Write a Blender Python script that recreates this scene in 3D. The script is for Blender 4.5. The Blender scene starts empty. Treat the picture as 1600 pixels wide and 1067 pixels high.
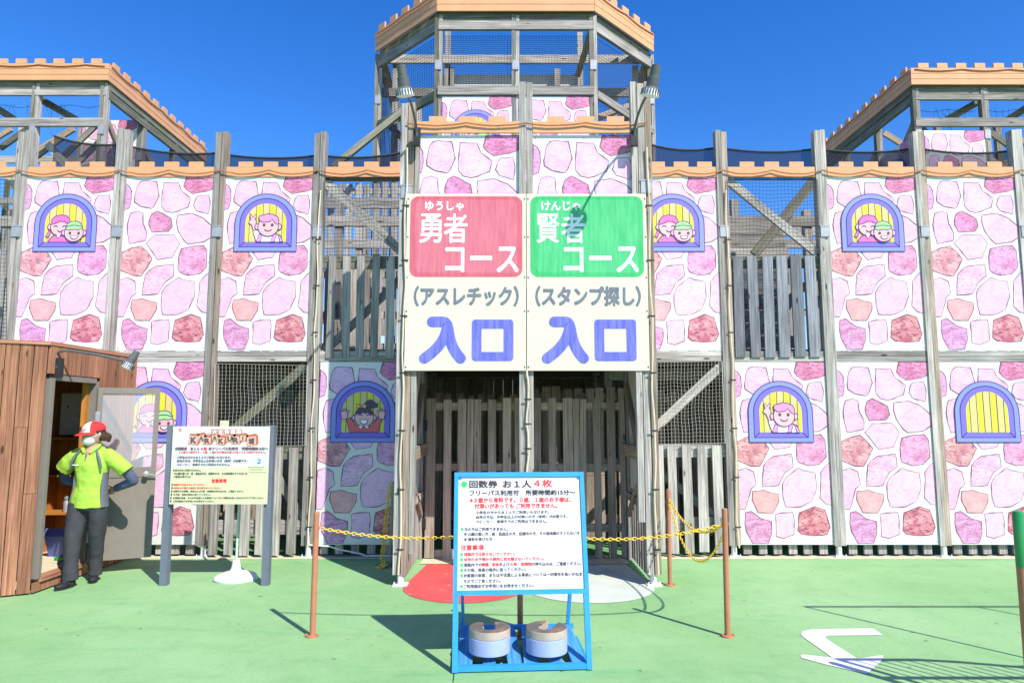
import bpy, bmesh, math, random
from mathutils import Vector, Matrix, Euler
random.seed(7)
R = math.radians
scene = bpy.context.scene
COL = scene.collection
# ------------------------------------------------------------------ camera
PITCH = math.atan(117/1056.)
cam = bpy.data.cameras.new('camera'); cam.lens = 36*1056/1600.; cam.sensor_width = 36
cam.clip_start = .05; cam.clip_end = 3000
co = bpy.data.objects.new('camera', cam); COL.objects.link(co)
co.location = (0, 0, 1.6); co.rotation_euler = (math.pi/2+PITCH, 0, 0)
scene.camera = co
# ------------------------------------------------------------------ world and sun
SUN = Vector((.615, -.79, 1.0)).normalized()          # towards the sun
world = bpy.data.worlds.new('World'); scene.world = world; world.use_nodes = True
nt = world.node_tree; nt.nodes.clear()
sky = nt.nodes.new('ShaderNodeTexSky'); sky.sky_type = 'NISHITA'; sky.sun_disc = False
sky.sun_elevation = math.asin(SUN.z); sky.sun_rotation = math.atan2(SUN.x, SUN.y)
sky.air_density = 1.0; sky.dust_density = .15; sky.ozone_density = 4.0; sky.altitude = 300
hs = nt.nodes.new('ShaderNodeHueSaturation'); hs.inputs['Saturation'].default_value = 1.33
hs.inputs['Hue'].default_value = .513
bg = nt.nodes.new('ShaderNodeBackground'); bg.inputs[1].default_value = .145
wo = nt.nodes.new('ShaderNodeOutputWorld')
nt.links.new(sky.outputs[0], hs.inputs['Color']); nt.links.new(hs.outputs[0], bg.inputs[0]); nt.links.new(bg.outputs[0], wo.inputs[0])
sl = bpy.data.lights.new('sun', 'SUN'); sl.energy = 4.4; sl.angle = R(.53); sl.color = (1, .955, .89)
so = bpy.data.objects.new('sun', sl); COL.objects.link(so); so.rotation_euler = SUN.to_track_quat('Z', 'Y').to_euler()
vs = scene.view_settings; vs.view_transform = 'Standard'; vs.look = 'None'; vs.gamma = 1; vs.exposure = .72
try: vs.use_curve_mapping = False
except Exception: pass
scene.cycles.max_bounces = 6; scene.cycles.transparent_max_bounces = 16

# ------------------------------------------------------------------ helpers
_c, _s = math.cos(PITCH), math.sin(PITCH)
def P(px, py, Y):
    x = (px-800)/1056.; y = (533.5-py)/1056.
    t = Y/(_c-y*_s)
    return Vector((x*t, Y, 1.6+(_s+y*_c)*t))
def G(px, py, z=0.):
    x = (px-800)/1056.; y = (533.5-py)/1056.
    t = (z-1.6)/(_s+y*_c)
    return Vector((x*t, (_c-y*_s)*t, z))
def X(px, Y, z):                       # world x of a pixel column at a depth and height
    return (px-800)/1056.*(Y*_c+(z-1.6)*_s)
def Z(py, Y): return P(800, py, Y).z

def nn(m, t, **kw):
    n = m.node_tree.nodes.new(t)
    for k, v in kw.items(): setattr(n, k, v)
    return n
def lk(m, a, b): m.node_tree.links.new(a, b)
def base_mat(name, rough=.6, spec=.3, metal=0):
    m = bpy.data.materials.new(name); m.use_nodes = True
    b = m.node_tree.nodes['Principled BSDF']
    b.inputs['Roughness'].default_value = rough; b.inputs['Metallic'].default_value = metal
    b.inputs['Specular IOR Level'].default_value = spec
    return m, b
def ramp(m, fac, stops):
    r = nn(m, 'ShaderNodeValToRGB'); e = r.color_ramp.elements
    while len(e) < len(stops): e.new(.5)
    for i, (p, c) in enumerate(stops): e[i].position = p; e[i].color = (*c, 1)
    lk(m, fac, r.inputs[0]); return r.outputs[0]
def mixc(m, mode, fac, a, b):
    x = nn(m, 'ShaderNodeMix', data_type='RGBA', blend_type=mode)
    if isinstance(fac, (int, float)): x.inputs[0].default_value = fac
    else: lk(m, fac, x.inputs[0])
    for s, v in ((6, a), (7, b)):
        if isinstance(v, tuple): x.inputs[s].default_value = (*v, 1)
        else: lk(m, v, x.inputs[s])
    return x.outputs[2]
def noise(m, vec, scale, detail=4, rough=.6, dist=0):
    n = nn(m, 'ShaderNodeTexNoise'); n.inputs['Scale'].default_value = scale
    n.inputs['Detail'].default_value = detail; n.inputs['Roughness'].default_value = rough
    n.inputs['Distortion'].default_value = dist
    if vec is not None: lk(m, vec, n.inputs['Vector'])
    return n.outputs['Fac']
def paint(name, col, var=.12, rough=.55, spec=.3, metal=0, scale=9, dirt=None, bump=0.):
    m, b = base_mat(name, rough, spec, metal)
    tc = nn(m, 'ShaderNodeTexCoord').outputs['Object']
    f = noise(m, tc, scale, 5)
    lo = tuple(c*(1-var) for c in col); hi = tuple(min(1, c*(1+var)) for c in col)
    c = ramp(m, f, [(.3, lo), (.7, hi)])
    if dirt:
        f2 = noise(m, tc, dirt[1], 8, .7)
        k = ramp(m, f2, [(dirt[2], (0, 0, 0)), (dirt[2]+.1, (1, 1, 1))])
        c = mixc(m, 'MIX', k, c, dirt[0])
    lk(m, c, b.inputs['Base Color'])
    if bump:
        bp = nn(m, 'ShaderNodeBump'); bp.inputs['Strength'].default_value = bump; bp.inputs['Distance'].default_value = .004
        lk(m, noise(m, tc, scale*8, 5), bp.inputs['Height']); lk(m, bp.outputs[0], b.inputs['Normal'])
    return m
def wood(name, dark, mid, light, tint=None, rough=.8, rnd=.35, knots=True):
    m, b = base_mat(name, rough, .2)
    uv = nn(m, 'ShaderNodeUVMap').outputs[0]
    oi = nn(m, 'ShaderNodeObjectInfo')
    ml = nn(m, 'ShaderNodeVectorMath', operation='MULTIPLY_ADD')
    ml.inputs[1].default_value = (1, 1, 1)
    cx = nn(m, 'ShaderNodeCombineXYZ')
    mm = nn(m, 'ShaderNodeMath', operation='MULTIPLY'); mm.inputs[1].default_value = 37.
    lk(m, oi.outputs['Random'], mm.inputs[0])
    for i in (0, 1, 2): lk(m, mm.outputs[0], cx.inputs[i])
    lk(m, uv, ml.inputs[0]); lk(m, cx.outputs[0], ml.inputs[2])
    def mapped(s):
        mp = nn(m, 'ShaderNodeVectorMath', operation='MULTIPLY'); mp.inputs[1].default_value = s
        lk(m, ml.outputs[0], mp.inputs[0]); return mp.outputs[0]
    g = noise(m, mapped((1.6, 60, 1)), 1., 7, .65, .4)
    c = ramp(m, g, [(.28, dark), (.5, mid), (.72, light)])
    bl = noise(m, mapped((.9, 3.5, 1)), 1.3, 5, .65)
    c = mixc(m, 'MULTIPLY', .65, c, ramp(m, bl, [(.33, (.45, .45, .47)), (.6, (1, 1, 1))]))
    if tint: c = mixc(m, 'MIX', ramp(m, noise(m, mapped((.7, 5, 1)), 2., 4), [(.45, (0, 0, 0)), (.68, (.75, .75, .75))]), c, tint)
    if knots:
        vo = nn(m, 'ShaderNodeTexVoronoi'); vo.inputs['Scale'].default_value = 1.; lk(m, mapped((2.6, 9, 1)), vo.inputs['Vector'])
        c = mixc(m, 'MULTIPLY', 1., c, ramp(m, vo.outputs['Distance'], [(.07, (.25, .2, .17)), (.13, (1, 1, 1))]))
    br = nn(m, 'ShaderNodeMapRange'); br.inputs['To Min'].default_value = 1-rnd; br.inputs['To Max'].default_value = 1+rnd*.45
    lk(m, oi.outputs['Random'], br.inputs['Value'])
    v = nn(m, 'ShaderNodeVectorMath', operation='SCALE'); lk(m, c, v.inputs[0]); lk(m, br.outputs[0], v.inputs['Scale'])
    lk(m, v.outputs[0], b.inputs['Base Color'])
    bp = nn(m, 'ShaderNodeBump'); bp.inputs['Strength'].default_value = .45; bp.inputs['Distance'].default_value = .004
    lk(m, g, bp.inputs['Height']); lk(m, bp.outputs[0], b.inputs['Normal'])
    return m
def flat(name, col, rough=.5, spec=.25, streak=.0):
    m, b = base_mat(name, rough, spec)
    if streak:
        tc = nn(m, 'ShaderNodeTexCoord').outputs['Object']
        mp = nn(m, 'ShaderNodeVectorMath', operation='MULTIPLY'); mp.inputs[1].default_value = (9, 9, .9); lk(m, tc, mp.inputs[0])
        f = noise(m, mp.outputs[0], 3., 6, .7)
        c = ramp(m, f, [(.3, tuple(x*(1-streak) for x in col)), (.62, tuple(min(.9, x+(1-x)*streak*.35) for x in col))])
        lk(m, c, b.inputs['Base Color'])
    else: b.inputs['Base Color'].default_value = (*col, 1)
    return m

M = {}
M['wood'] = wood('weathered_grey_wood', (.12, .105, .09), (.39, .36, .315), (.64, .60, .535))
M['wood_g'] = wood('weathered_wood_with_algae', (.07, .07, .05), (.20, .19, .15), (.36, .34, .28), tint=(.13, .155, .06))
M['wood_b'] = wood('brown_grey_wood', (.14, .10, .07), (.38, .30, .225), (.55, .46, .365))
M['wood_d'] = wood('bluish_grey_wood', (.10, .11, .12), (.25, .26, .28), (.38, .40, .42))
M['cedar'] = wood('brown_stained_cedar', (.16, .07, .035), (.40, .18, .10), (.56, .29, .18), rnd=.3)
M['wood_l'] = wood('brightened_gate_wood', (.20, .155, .11), (.50, .42, .33), (.68, .58, .47))  # brown wood made paler to stand in for light bounced into the porch
M['inwood'] = wood('orange_plywood', (.33, .12, .02), (.52, .21, .04), (.62, .28, .07), rnd=.1, knots=False, rough=.5)
M['orange'] = paint('orange_trim_paint', (.64, .32, .155), .10, .6, dirt=((.48, .25, .13), 5., .63), scale=2.5)
M['white'] = paint('white_panel_board', (.655, .645, .61), .03, .45, dirt=((.56, .53, .47), 2.6, .60), scale=2)
M['whitem'] = paint('white_painted_steel', (.7, .7, .68), .08, .45, dirt=((.3, .18, .1), 14., .66))
M['steel'] = paint('galvanised_steel', (.33, .34, .35), .15, .5, .4, .3)
M['dark'] = paint('black_plastic', (.025, .025, .027), .2, .45)
M['lampgrey'] = paint('dark_grey_metal', (.10, .105, .10), .15, .5)
M['cable'] = paint('cream_cable', (.62, .53, .38), .12, .5)
M['ropel'] = paint('orange_rope_light', (.42, .16, .06), .2, .5)
M['lens'] = paint('ribbed_lens', (.75, .75, .76), .05, .25)
M['netw'] = paint('white_net_cord', (.50, .46, .40), .15, .8)
M['netd'] = paint('dark_net_cord', (.04, .04, .045), .2, .8)
M['chain'] = paint('yellow_plastic_chain', (.80, .52, .05), .12, .45)
M['rust'] = paint('brown_painted_pipe', (.42, .17, .09), .12, .5, dirt=((.55, .3, .2), 25., .62))
M['green'] = paint('green_gloss_paint', (.02, .24, .06), .08, .25, .5)
M['blue'] = paint('bright_blue_paint', (.03, .27, .62), .08, .45, dirt=((.25, .38, .45), 30., .66))
M['bluewood'] = wood('blue_painted_planks', (.03, .15, .36), (.06, .28, .60), (.12, .38, .70), rnd=.1, knots=False)
M['lav'] = paint('lavender_concrete', (.30, .36, .58), .10, .85, dirt=((.40, .30, .25), 16., .62), bump=.3)
M['conc'] = paint('rusty_grey_concrete', (.40, .34, .28), .18, .9, dirt=((.50, .22, .09), 9., .56), bump=.4)
M['ctop'] = paint('dark_worn_concrete', (.13, .115, .10), .25, .95, dirt=((.42, .17, .07), 11., .55), bump=.5)
M['doorp'] = paint('taupe_metal_door', (.20, .175, .148), .06, .45)
M['slate'] = paint('slate_grey_paint', (.13, .15, .18), .10, .55, dirt=((.26, .27, .28), 20., .66))
M['grey'] = paint('pale_grey_metal_box', (.50, .52, .46), .05, .4)
M['paper'] = flat('white_print', (.60, .60, .60), .45)
M['creamp'] = flat('pale_yellow_print', (.58, .60, .34), .45)
M['yel'] = paint('cream_sign_face', (.60, .58, .435), .02, .4, dirt=((.59, .575, .33), 1.1, .56), scale=1.5)
M['red'] = flat('faded_red_print', (.55, .085, .12), .4, streak=.15)
M['redl'] = flat('faded_red_print_middle', (.58, .13, .17), .4, streak=.15)
M['grn'] = flat('green_print', (.02, .42, .11), .4, streak=.15)
M['grnl'] = flat('green_print_middle', (.045, .46, .15), .4, streak=.18)
M['pw'] = flat('white_lettering', (.86, .86, .86))
M['pg'] = flat('grey_lettering', (.14, .155, .19), streak=.12)
M['pb'] = flat('blue_lettering', (.10, .11, .54), streak=.24)
M['pk'] = flat('black_lettering', (.045, .035, .04))
M['pk2'] = flat('thin_black_lettering', (.10, .08, .09))
M['pr'] = flat('red_lettering', (.72, .05, .05))
M['pgr'] = flat('green_dots', (.03, .58, .10))
M['wf1'] = flat('window_frame_print', (.22, .27, .66)); M['wf2'] = flat('window_inner_print', (.19, .15, .60))
M['wl'] = flat('window_outline_print', (.07, .03, .18))
M['wy1'] = flat('yellow_board_print', (.62, .62, .05)); M['wy2'] = flat('ochre_board_print', (.62, .50, .20))
M['skin1'] = flat('pink_skin_print', (.74, .42, .42)); M['magenta'] = flat('magenta_print', (.70, .16, .42))
M['lilac'] = flat('lilac_hair_print', (.66, .28, .62)); M['capg'] = flat('green_cap_print', (.35, .68, .25))
M['rd'] = flat('red_shirt_print', (.65, .12, .13)); M['brn'] = flat('brown_hair_print', (.10, .06, .07))
M['yb'] = flat('yellow_bow_print', (.75, .55, .10)); M['box'] = flat('orange_box_print', (.44, .14, .07))
M['note'] = flat('pale_blue_print', (.55, .68, .80)); M['boxl'] = flat('pale_orange_box_print', (.62, .38, .28))
# people
M['skin'] = paint('skin', (.44, .25, .18), .05, .5); M['hair'] = paint('brown_hair', (.05, .025, .015), .3, .5)
M['lime'] = paint('lime_polo_cloth', (.33, .53, .06), .06, .85, scale=5); M['polog'] = paint('grey_polo_cloth', (.12, .13, .15), .1, .85)
M['sleeve'] = paint('dark_blue_sleeve', (.085, .095, .16), .15, .85); M['pants'] = paint('charcoal_trousers', (.042, .043, .047), .12, .9)
M['shoe'] = paint('black_shoe', (.02, .02, .022), .2, .6); M['mask'] = paint('pale_face_mask', (.68, .74, .72), .04, .8)
M['capr'] = paint('red_cap_cloth', (.62, .03, .03), .08, .8); M['capw'] = paint('white_cap_cloth', (.78, .76, .76), .03, .8)
# stone print material: colour per stone comes as an attribute
m, b = base_mat('printed_stone', .45, .25)
at = nn(m, 'ShaderNodeAttribute', attribute_name='tone'); at2 = nn(m, 'ShaderNodeAttribute', attribute_name='mottle')
tc = nn(m, 'ShaderNodeTexCoord').outputs['Object']
n1 = noise(m, tc, 5.5, 9, .68, .9)
mx = nn(m, 'ShaderNodeVectorMath', operation='MULTIPLY'); mx.inputs[1].default_value = (5, 5, 11); lk(m, tc, mx.inputs[0])
n2 = noise(m, mx.outputs[0], 2.2, 9, .72, 1.6)
d1 = ramp(m, n1, [(.38, (.60, .30, .44)), (.58, (1, 1, 1))])
c = mixc(m, 'MULTIPLY', at2.outputs['Fac'], at.outputs['Color'], d1)
k = ramp(m, n2, [(.515, (0, 0, 0)), (.60, (1, 1, 1))])
kk = nn(m, 'ShaderNodeMath', operation='MULTIPLY'); lk(m, k, kk.inputs[0]); lk(m, at2.outputs['Fac'], kk.inputs[1])
c = mixc(m, 'MIX', kk.outputs[0], c, (.22, .06, .09))
oi = nn(m, 'ShaderNodeObjectInfo'); c = mixc(m, 'MULTIPLY', oi.outputs['Random'], c, (1, .96, .84))
lk(m, c, b.inputs['Base Color']); M['stone'] = m
M['sline'] = flat('stone_outline_print', (.20, .07, .13))
# glass of the booth door
m, b = base_mat('door_glass', .12, .5); b.inputs['Base Color'].default_value = (.62, .66, .68, 1)
b.inputs['Transmission Weight'].default_value = 0; b.inputs['Alpha'].default_value = .24; M['glass'] = m
# dark shade cloth
m, b = base_mat('black_shade_cloth', .9, .1); b.inputs['Base Color'].default_value = (.02, .02, .03, 1); b.inputs['Alpha'].default_value = .74; M['cloth'] = m
# ground
m, b = base_mat('green_painted_ground', .75, .25)
tc = nn(m, 'ShaderNodeTexCoord').outputs['Object']
c = ramp(m, noise(m, tc, .55, 6, .6, .3), [(.3, (.20, .385, .15)), (.7, (.285, .465, .22))])
mp = nn(m, 'ShaderNodeVectorMath', operation='MULTIPLY'); mp.inputs[1].default_value = (.5, 3.2, 1); lk(m, tc, mp.inputs[0])
c = mixc(m, 'MIX', ramp(m, noise(m, mp.outputs[0], 1.1, 7, .72, .5), [(.55, (0, 0, 0)), (.70, (.75, .75, .75))]), c, (.15, .37, .16))
c = mixc(m, 'MIX', ramp(m, noise(m, tc, 1.7, 8, .75), [(.60, (0, 0, 0)), (.75, (.35, .35, .35))]), c, (.36, .50, .22))
mp2 = nn(m, 'ShaderNodeVectorMath', operation='MULTIPLY'); mp2.inputs[1].default_value = (.35, 6., 1); lk(m, tc, mp2.inputs[0])
c = mixc(m, 'MIX', ramp(m, noise(m, mp2.outputs[0], 2.3, 8, .8, 1.5), [(.63, (0, 0, 0)), (.70, (.5, .5, .5))]), c, (.34, .47, .29))
c = mixc(m, 'MULTIPLY', .5, c, ramp(m, noise(m, tc, 3.1, 9, .8, .8), [(.36, (.72, .78, .72)), (.52, (1, 1, 1))]))
c = mixc(m, 'MULTIPLY', .35, c, ramp(m, noise(m, tc, 60, 3, .7), [(.32, (.62, .66, .6)), (.5, (1, 1, 1))]))
c = mixc(m, 'MULTIPLY', 1., c, ramp(m, noise(m, tc, 14, 2, .5), [(.24, (.45, .45, .42)), (.29, (1, 1, 1))]))
lk(m, c, b.inputs['Base Color'])
bp = nn(m, 'ShaderNodeBump'); bp.inputs['Strength'].default_value = .25; bp.inputs['Distance'].default_value = .003
lk(m, noise(m, tc, 120, 3), bp.inputs['Height']); lk(m, bp.outputs[0], b.inputs['Normal']); M['ground'] = m
M['gred'] = paint('red_ground_paint', (.60, .085, .08), .14, .7, dirt=((.50, .30, .22), 7., .61), scale=3)
M['gwhite'] = paint('white_ground_paint', (.52, .56, .47), .08, .7, dirt=((.40, .52, .36), 4., .62), scale=3)
M['arrow'] = paint('white_road_marking', (.66, .66, .65), .05, .7, dirt=((.42, .52, .40), 14., .60))
M['kerb'] = paint('cream_concrete', (.60, .52, .36), .10, .85, dirt=((.42, .38, .28), 6., .58))
M['dirt'] = paint('grey_paving', (.30, .31, .28), .15, .9)
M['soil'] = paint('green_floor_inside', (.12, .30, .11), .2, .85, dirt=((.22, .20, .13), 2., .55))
M['crack'] = flat('dark_crack', (.03, .05, .03), .9)

def tag(o, label=None, cat=None, group=None, kind=None):
    if label: o['label'] = label
    if cat: o['category'] = cat
    if group: o['group'] = group
    if kind: o['kind'] = kind
    return o
WL = {}
def link(o, parent, wl):
    COL.objects.link(o); wl = Vector(wl)
    if parent is not None:
        o.parent = parent; o.location = wl-WL[parent.name]
    else: o.location = wl
    WL[o.name] = wl
    return o
def empty(name, loc, label, cat, group=None):
    o = bpy.data.objects.new(name, None); o.empty_display_size = .1
    link(o, None, loc); return tag(o, label, cat, group)
class MB:
    """collects faces with UVs (metres, u along the grain)"""
    def __init__(s, T=None): s.v = []; s.f = []; s.m = []; s.u = []; s.sm = []; s.T = T or Matrix()
    def add(s, vs, fs, mi=0, uv=None, smooth=False):
        b = len(s.v); s.v += [s.T @ Vector(p) for p in vs]
        for i, f in enumerate(fs):
            s.f.append([b+k for k in f]); s.m.append(mi); s.sm.append(smooth)
            s.u.append(uv[i] if uv else [(vs[k][0], vs[k][2]) for k in f])
    def obox(s, c, ax, ay, az, mi=0, bev=0):     # half-axis vectors, grain along ax
        c, ax, ay, az = map(Vector, (c, ax, ay, az))
        lx, ly, lz = ax.length, ay.length, az.length
        cs = [(i, j, k) for i in (-1, 1) for j in (-1, 1) for k in (-1, 1)]
        vs = [c+ax*i+ay*j+az*k for i, j, k in cs]
        F = [(0, 1, 3, 2), (4, 6, 7, 5), (0, 4, 5, 1), (2, 3, 7, 6), (0, 2, 6, 4), (1, 5, 7, 3)]
        r = random.random()*9; uv = []
        for q, f in enumerate(F):
            l = []
            for k in f:
                i, j, z = cs[k]
                if q < 2: l.append((j*ly*.3+r, z*lz+r))
                elif q < 4: l.append((i*lx+r, z*lz+r+q*.3))
                else: l.append((i*lx+r, j*ly+r+q*.3))
            uv.append(l)
        s.add(vs, F, mi, uv)
    def box(s, x0, x1, y0, y1, z0, z1, mi=0):
        d = [(abs(x1-x0)/2, (1, 0, 0)), (abs(y1-y0)/2, (0, 1, 0)), (abs(z1-z0)/2, (0, 0, 1))]
        d.sort(key=lambda t: -t[0]); a = [Vector(t[1])*t[0] for t in d]
        if a[0].cross(a[1]).dot(a[2]) < 0: a[2] = -a[2]
        s.obox(((x0+x1)/2, (y0+y1)/2, (z0+z1)/2), *a, mi)
    def beam(s, p0, p1, w, d, mi=0, up=(0, 1, 0)):
        p0, p1 = Vector(p0), Vector(p1); a = (p1-p0)/2; n = a.normalized(); u = Vector(up)
        u = (u-n*u.dot(n)).normalized(); q = n.cross(u)
        s.obox((p0+p1)/2, a, u*d/2, q*w/2, mi)
    def tube(s, pts, r, n=8, mi=0, closed=False, cap=True):
        pts = [Vector(p) for p in pts]; N = len(pts)
        rr = r if isinstance(r, (list, tuple)) else [r]*N
        vs = []; prev = None
        for i, p in enumerate(pts):
            if closed: t = pts[(i+1) % N]-pts[i-1]
            else: t = pts[min(i+1, N-1)]-pts[max(i-1, 0)]
            t = t.normalized()
            if prev is None: a = t.orthogonal().normalized()
            else: a = (prev-t*prev.dot(t)).normalized()
            prev = a; b = t.cross(a)
            vs += [p+(a*math.cos(2*math.pi*k/n)+b*math.sin(2*math.pi*k/n))*rr[i] for k in range(n)]
        fs = []
        for i in range(N if closed else N-1):
            j = (i+1) % N
            fs += [(i*n+k, i*n+(k+1) % n, j*n+(k+1) % n, j*n+k) for k in range(n)]
        if cap and not closed: fs += [tuple(range(n))[::-1], tuple((N-1)*n+k for k in range(n))]
        s.add(vs, fs, mi, None, True)
    def lathe(s, c, prof, n=20, mi=0, axis=(0, 0, 1)):
        c = Vector(c); q = Vector((0, 0, 1)).rotation_difference(Vector(axis))
        vs = []; 
        for r, z in prof: vs += [c+q @ Vector((r*math.cos(2*math.pi*k/n), r*math.sin(2*math.pi*k/n), z)) for k in range(n)]
        fs = []
        for i in range(len(prof)-1): fs += [(i*n+k, i*n+(k+1) % n, (i+1)*n+(k+1) % n, (i+1)*n+k) for k in range(n)]
        fs += [tuple(range(n))[::-1], tuple((len(prof)-1)*n+k for k in range(n))]
        s.add(vs, fs, mi, None, True)
    def poly(s, pts, y=0., mi=0):                # 2D outline in local x/z facing -y
        a = sum(pts[i-1][0]*pts[i][1]-pts[i][0]*pts[i-1][1] for i in range(len(pts)))
        if a < 0: pts = pts[::-1]
        s.add([(x, y, z) for x, z in pts], [tuple(range(len(pts)))], mi)
    def stroke(s, pts, w, y=0., mi=0, closed=False, cap=False):
        pts = [Vector(p) for p in pts]; N = len(pts); L = []
        for i, p in enumerate(pts):
            if closed: t = (pts[(i+1) % N]-pts[i]).normalized()+(pts[i]-pts[i-1]).normalized()
            elif i == 0: t = pts[1]-p
            elif i == N-1: t = p-pts[i-1]
            else: t = (pts[i+1]-p).normalized()+(p-pts[i-1]).normalized()
            t = t.normalized() if t.length > 1e-9 else Vector((1, 0)); L.append(Vector((-t.y, t.x)))
        ww = w if isinstance(w, (list, tuple)) else [w]*N
        vs = []
        for p, q, k in zip(pts, L, ww): vs += [(p.x+q.x*k/2, y, p.y+q.y*k/2), (p.x-q.x*k/2, y, p.y-q.y*k/2)]
        fs = [(2*i, 2*i+1, (2*((i+1) % N))+1, 2*((i+1) % N)) for i in range(N if closed else N-1)]
        s.add(vs, fs, mi)
        if cap:
            for p, k in ((pts[0], ww[0]), (pts[-1], ww[-1])): s.poly(circ(p.x, p.y, k/2*.995, k/2*.995, 16), y-.0002, mi)
    def extrude(s, pts, z0, z1, mi=0):            # xy outline, vertical
        a = sum(pts[i-1][0]*pts[i][1]-pts[i][0]*pts[i-1][1] for i in range(len(pts)))
        if a < 0: pts = pts[::-1]
        n = len(pts)
        s.add([(x, y, z0) for x, y in pts]+[(x, y, z1) for x, y in pts],
              [tuple(range(n))[::-1], tuple(range(n, 2*n))]+[(i, (i+1) % n, (i+1) % n+n, i+n) for i in range(n)], mi)
    def mesh(s, name, mats):
        me = bpy.data.meshes.new(name); me.from_pydata([tuple(p) for p in s.v], [], s.f)
        for q in mats: me.materials.append(q)
        ul = me.uv_layers.new(name='UVMap')
        for p, u in zip(me.polygons, s.u):
            for li, t in zip(p.loop_indices, u): ul.data[li].uv = t
        for p, k, sm in zip(me.polygons, s.m, s.sm): p.material_index = k; p.use_smooth = sm
        if any(s.sm):
            try: me.set_sharp_from_angle(angle=R(40))
            except Exception: pass
        me.update(); return me
    def build(s, name, mats, parent=None, wl=None):
        """vertices are world coordinates relative to wl (the object's place)"""
        if not isinstance(mats, (list, tuple)): mats = [mats]
        if wl is None: wl = WL[parent.name] if parent else Vector((0, 0, 0))
        wl = Vector(wl)
        sv, s.v = s.v, [p-wl for p in s.v]
        me = s.mesh(name, mats); s.v = sv
        return link(bpy.data.objects.new(name, me), parent, wl)
def circ(cx, cz, rx, rz, n=28, a0=0, a1=360):
    full = abs(a1-a0) >= 360
    return [(cx+rx*math.cos(R(a0+(a1-a0)*i/(n if full else n-1))), cz+rz*math.sin(R(a0+(a1-a0)*i/(n if full else n-1)))) for i in range(n)]
def rrect(x0, x1, z0, z1, r, n=8):
    o = []
    for cx, cz, a in ((x1-r, z1-r, 0), (x0+r, z1-r, 90), (x0+r, z0+r, 180), (x1-r, z0+r, 270)): o += circ(cx, cz, r, r, n, a, a+90)
    return o
_bc = {}
def board(name, parent, p0, p1, w, d, mat, up=(0, 1, 0)):
    """one piece of timber from p0 to p1 as its own object; alike pieces share a mesh"""
    p0, p1 = Vector(p0), Vector(p1); L = (p1-p0).length
    key = (name, round(L, 2), round(w, 3), round(d, 3), mat.name)
    if key not in _bc:
        mb = MB(); e = min(.004, w*.06, d*.06); lx, ly, lz = L/2, d/2, w/2
        mb.obox((0, 0, 0), (lx, 0, 0), (0, ly, 0), (0, 0, lz))
        _bc[key] = (mb.mesh(name, [mat]), L)
    me, L0 = _bc[key]
    a = (p1-p0).normalized(); u = Vector(up); u = (u-a*u.dot(a)).normalized(); q = a.cross(u)
    o = bpy.data.objects.new(name, me); link(o, parent, (p0+p1)/2)
    o.rotation_mode = 'QUATERNION'; o.rotation_quaternion = Matrix((a, u, q)).transposed().to_quaternion()
    o.scale = (L/L0, 1, 1)
    return o
_fc = {}
def text(s, T, x0, x1, z0, z1, mat, parent, y=-.002, bold=0., name='lettering', join=None):
    """real letters fitted into the box x0..x1, z0..z1 of the plane T; join: collect into an MB"""
    key = s
    if key not in _fc:
        cu = bpy.data.curves.new('lettering', 'FONT'); cu.body = s; cu.size = 1; cu.resolution_u = 3
        o = bpy.data.objects.new('lettering', cu); COL.objects.link(o)
        bpy.context.view_layer.update()
        me = bpy.data.meshes.new_from_object(o.evaluated_get(bpy.context.evaluated_depsgraph_get()))
        v = [(p.co.x, p.co.y) for p in me.vertices]; f = [tuple(p.vertices) for p in me.polygons]
        bpy.data.objects.remove(o); bpy.data.meshes.remove(me)
        _fc[key] = (v, f)
    v, f = _fc[key]
    if not v: return None
    ax, bx = min(p[0] for p in v), max(p[0] for p in v); az, bz = min(p[1] for p in v), max(p[1] for p in v)
    sx = (x1-x0)/(bx-ax); sz = (z1-z0)/(bz-az) if z1 is not None else sx
    pts = [(x0+(p[0]-ax)*sx, y, z0+(p[1]-az)*sz) for p in v]
    mb = join[0] if join else MB(T)
    mb.add(pts, f, join[1] if join else 0)
    if bold:
        em = (x1-x0)/(bx-ax); em2 = sz
        for k, (dx, dz) in enumerate(((1, .3), (-1, -.3), (.3, -1), (-.3, 1), (.75, .75), (-.75, -.75), (.75, -.75), (-.75, .75))[:4 if bold < .022 else 8]):
            mb.add([(p[0]+dx*bold*em, p[1]-.00012*(k+1), p[2]+dz*bold*em2) for p in pts], f, join[1] if join else 0)
    if not join: return mb.build(name, mat, parent)

# ------------------------------------------------------------------ setting: ground, markings
g = MB(); N = 40
g.add([(-600, -300, 0), (600, -300, 0), (600, 900, 0), (-600, 900, 0)], [(0, 1, 2, 3)]); tag(g.build('ground', M['dirt']), kind='structure')
def sheet(name, x0, x1, y0, y1, z, mat):
    g = MB(); g.add([(x0, y0, z), (x1, y0, z), (x1, y1, z), (x0, y1, z)], [(0, 1, 2, 3)]); return tag(g.build(name, mat), kind='structure')
sheet('painted_ground', -30, 30, -20, 7.86, .004, M['ground'])
g = MB(); g.box(-14, 14, 7.862, 8.02, -.02, .010); tag(g.build('kerb_strip', M['kerb']), kind='structure')
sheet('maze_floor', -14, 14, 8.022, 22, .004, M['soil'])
sheet('floor_marking', -1.0, 1.28, 7.56, 7.858, .0115, M['kerb'])
def disc(name, cx, mat, rx=.545, cy=6.62, ry=.60):
    g = MB(); pts = [(x, y) for x, y in circ(cx, cy, rx*1.03, ry, 40, 180, 360)]+[(cx+rx*.85, 7.555), (cx-rx*.85, 7.555)]
    g.add([(x, y, .008) for x, y in pts], [tuple(range(len(pts)))]); tag(g.build(name, mat), kind='structure')
disc('red_entrance_marking', -.44, M['gred'], .57); disc('white_entrance_marking', .72, M['gwhite'], .60)
g = MB()
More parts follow.
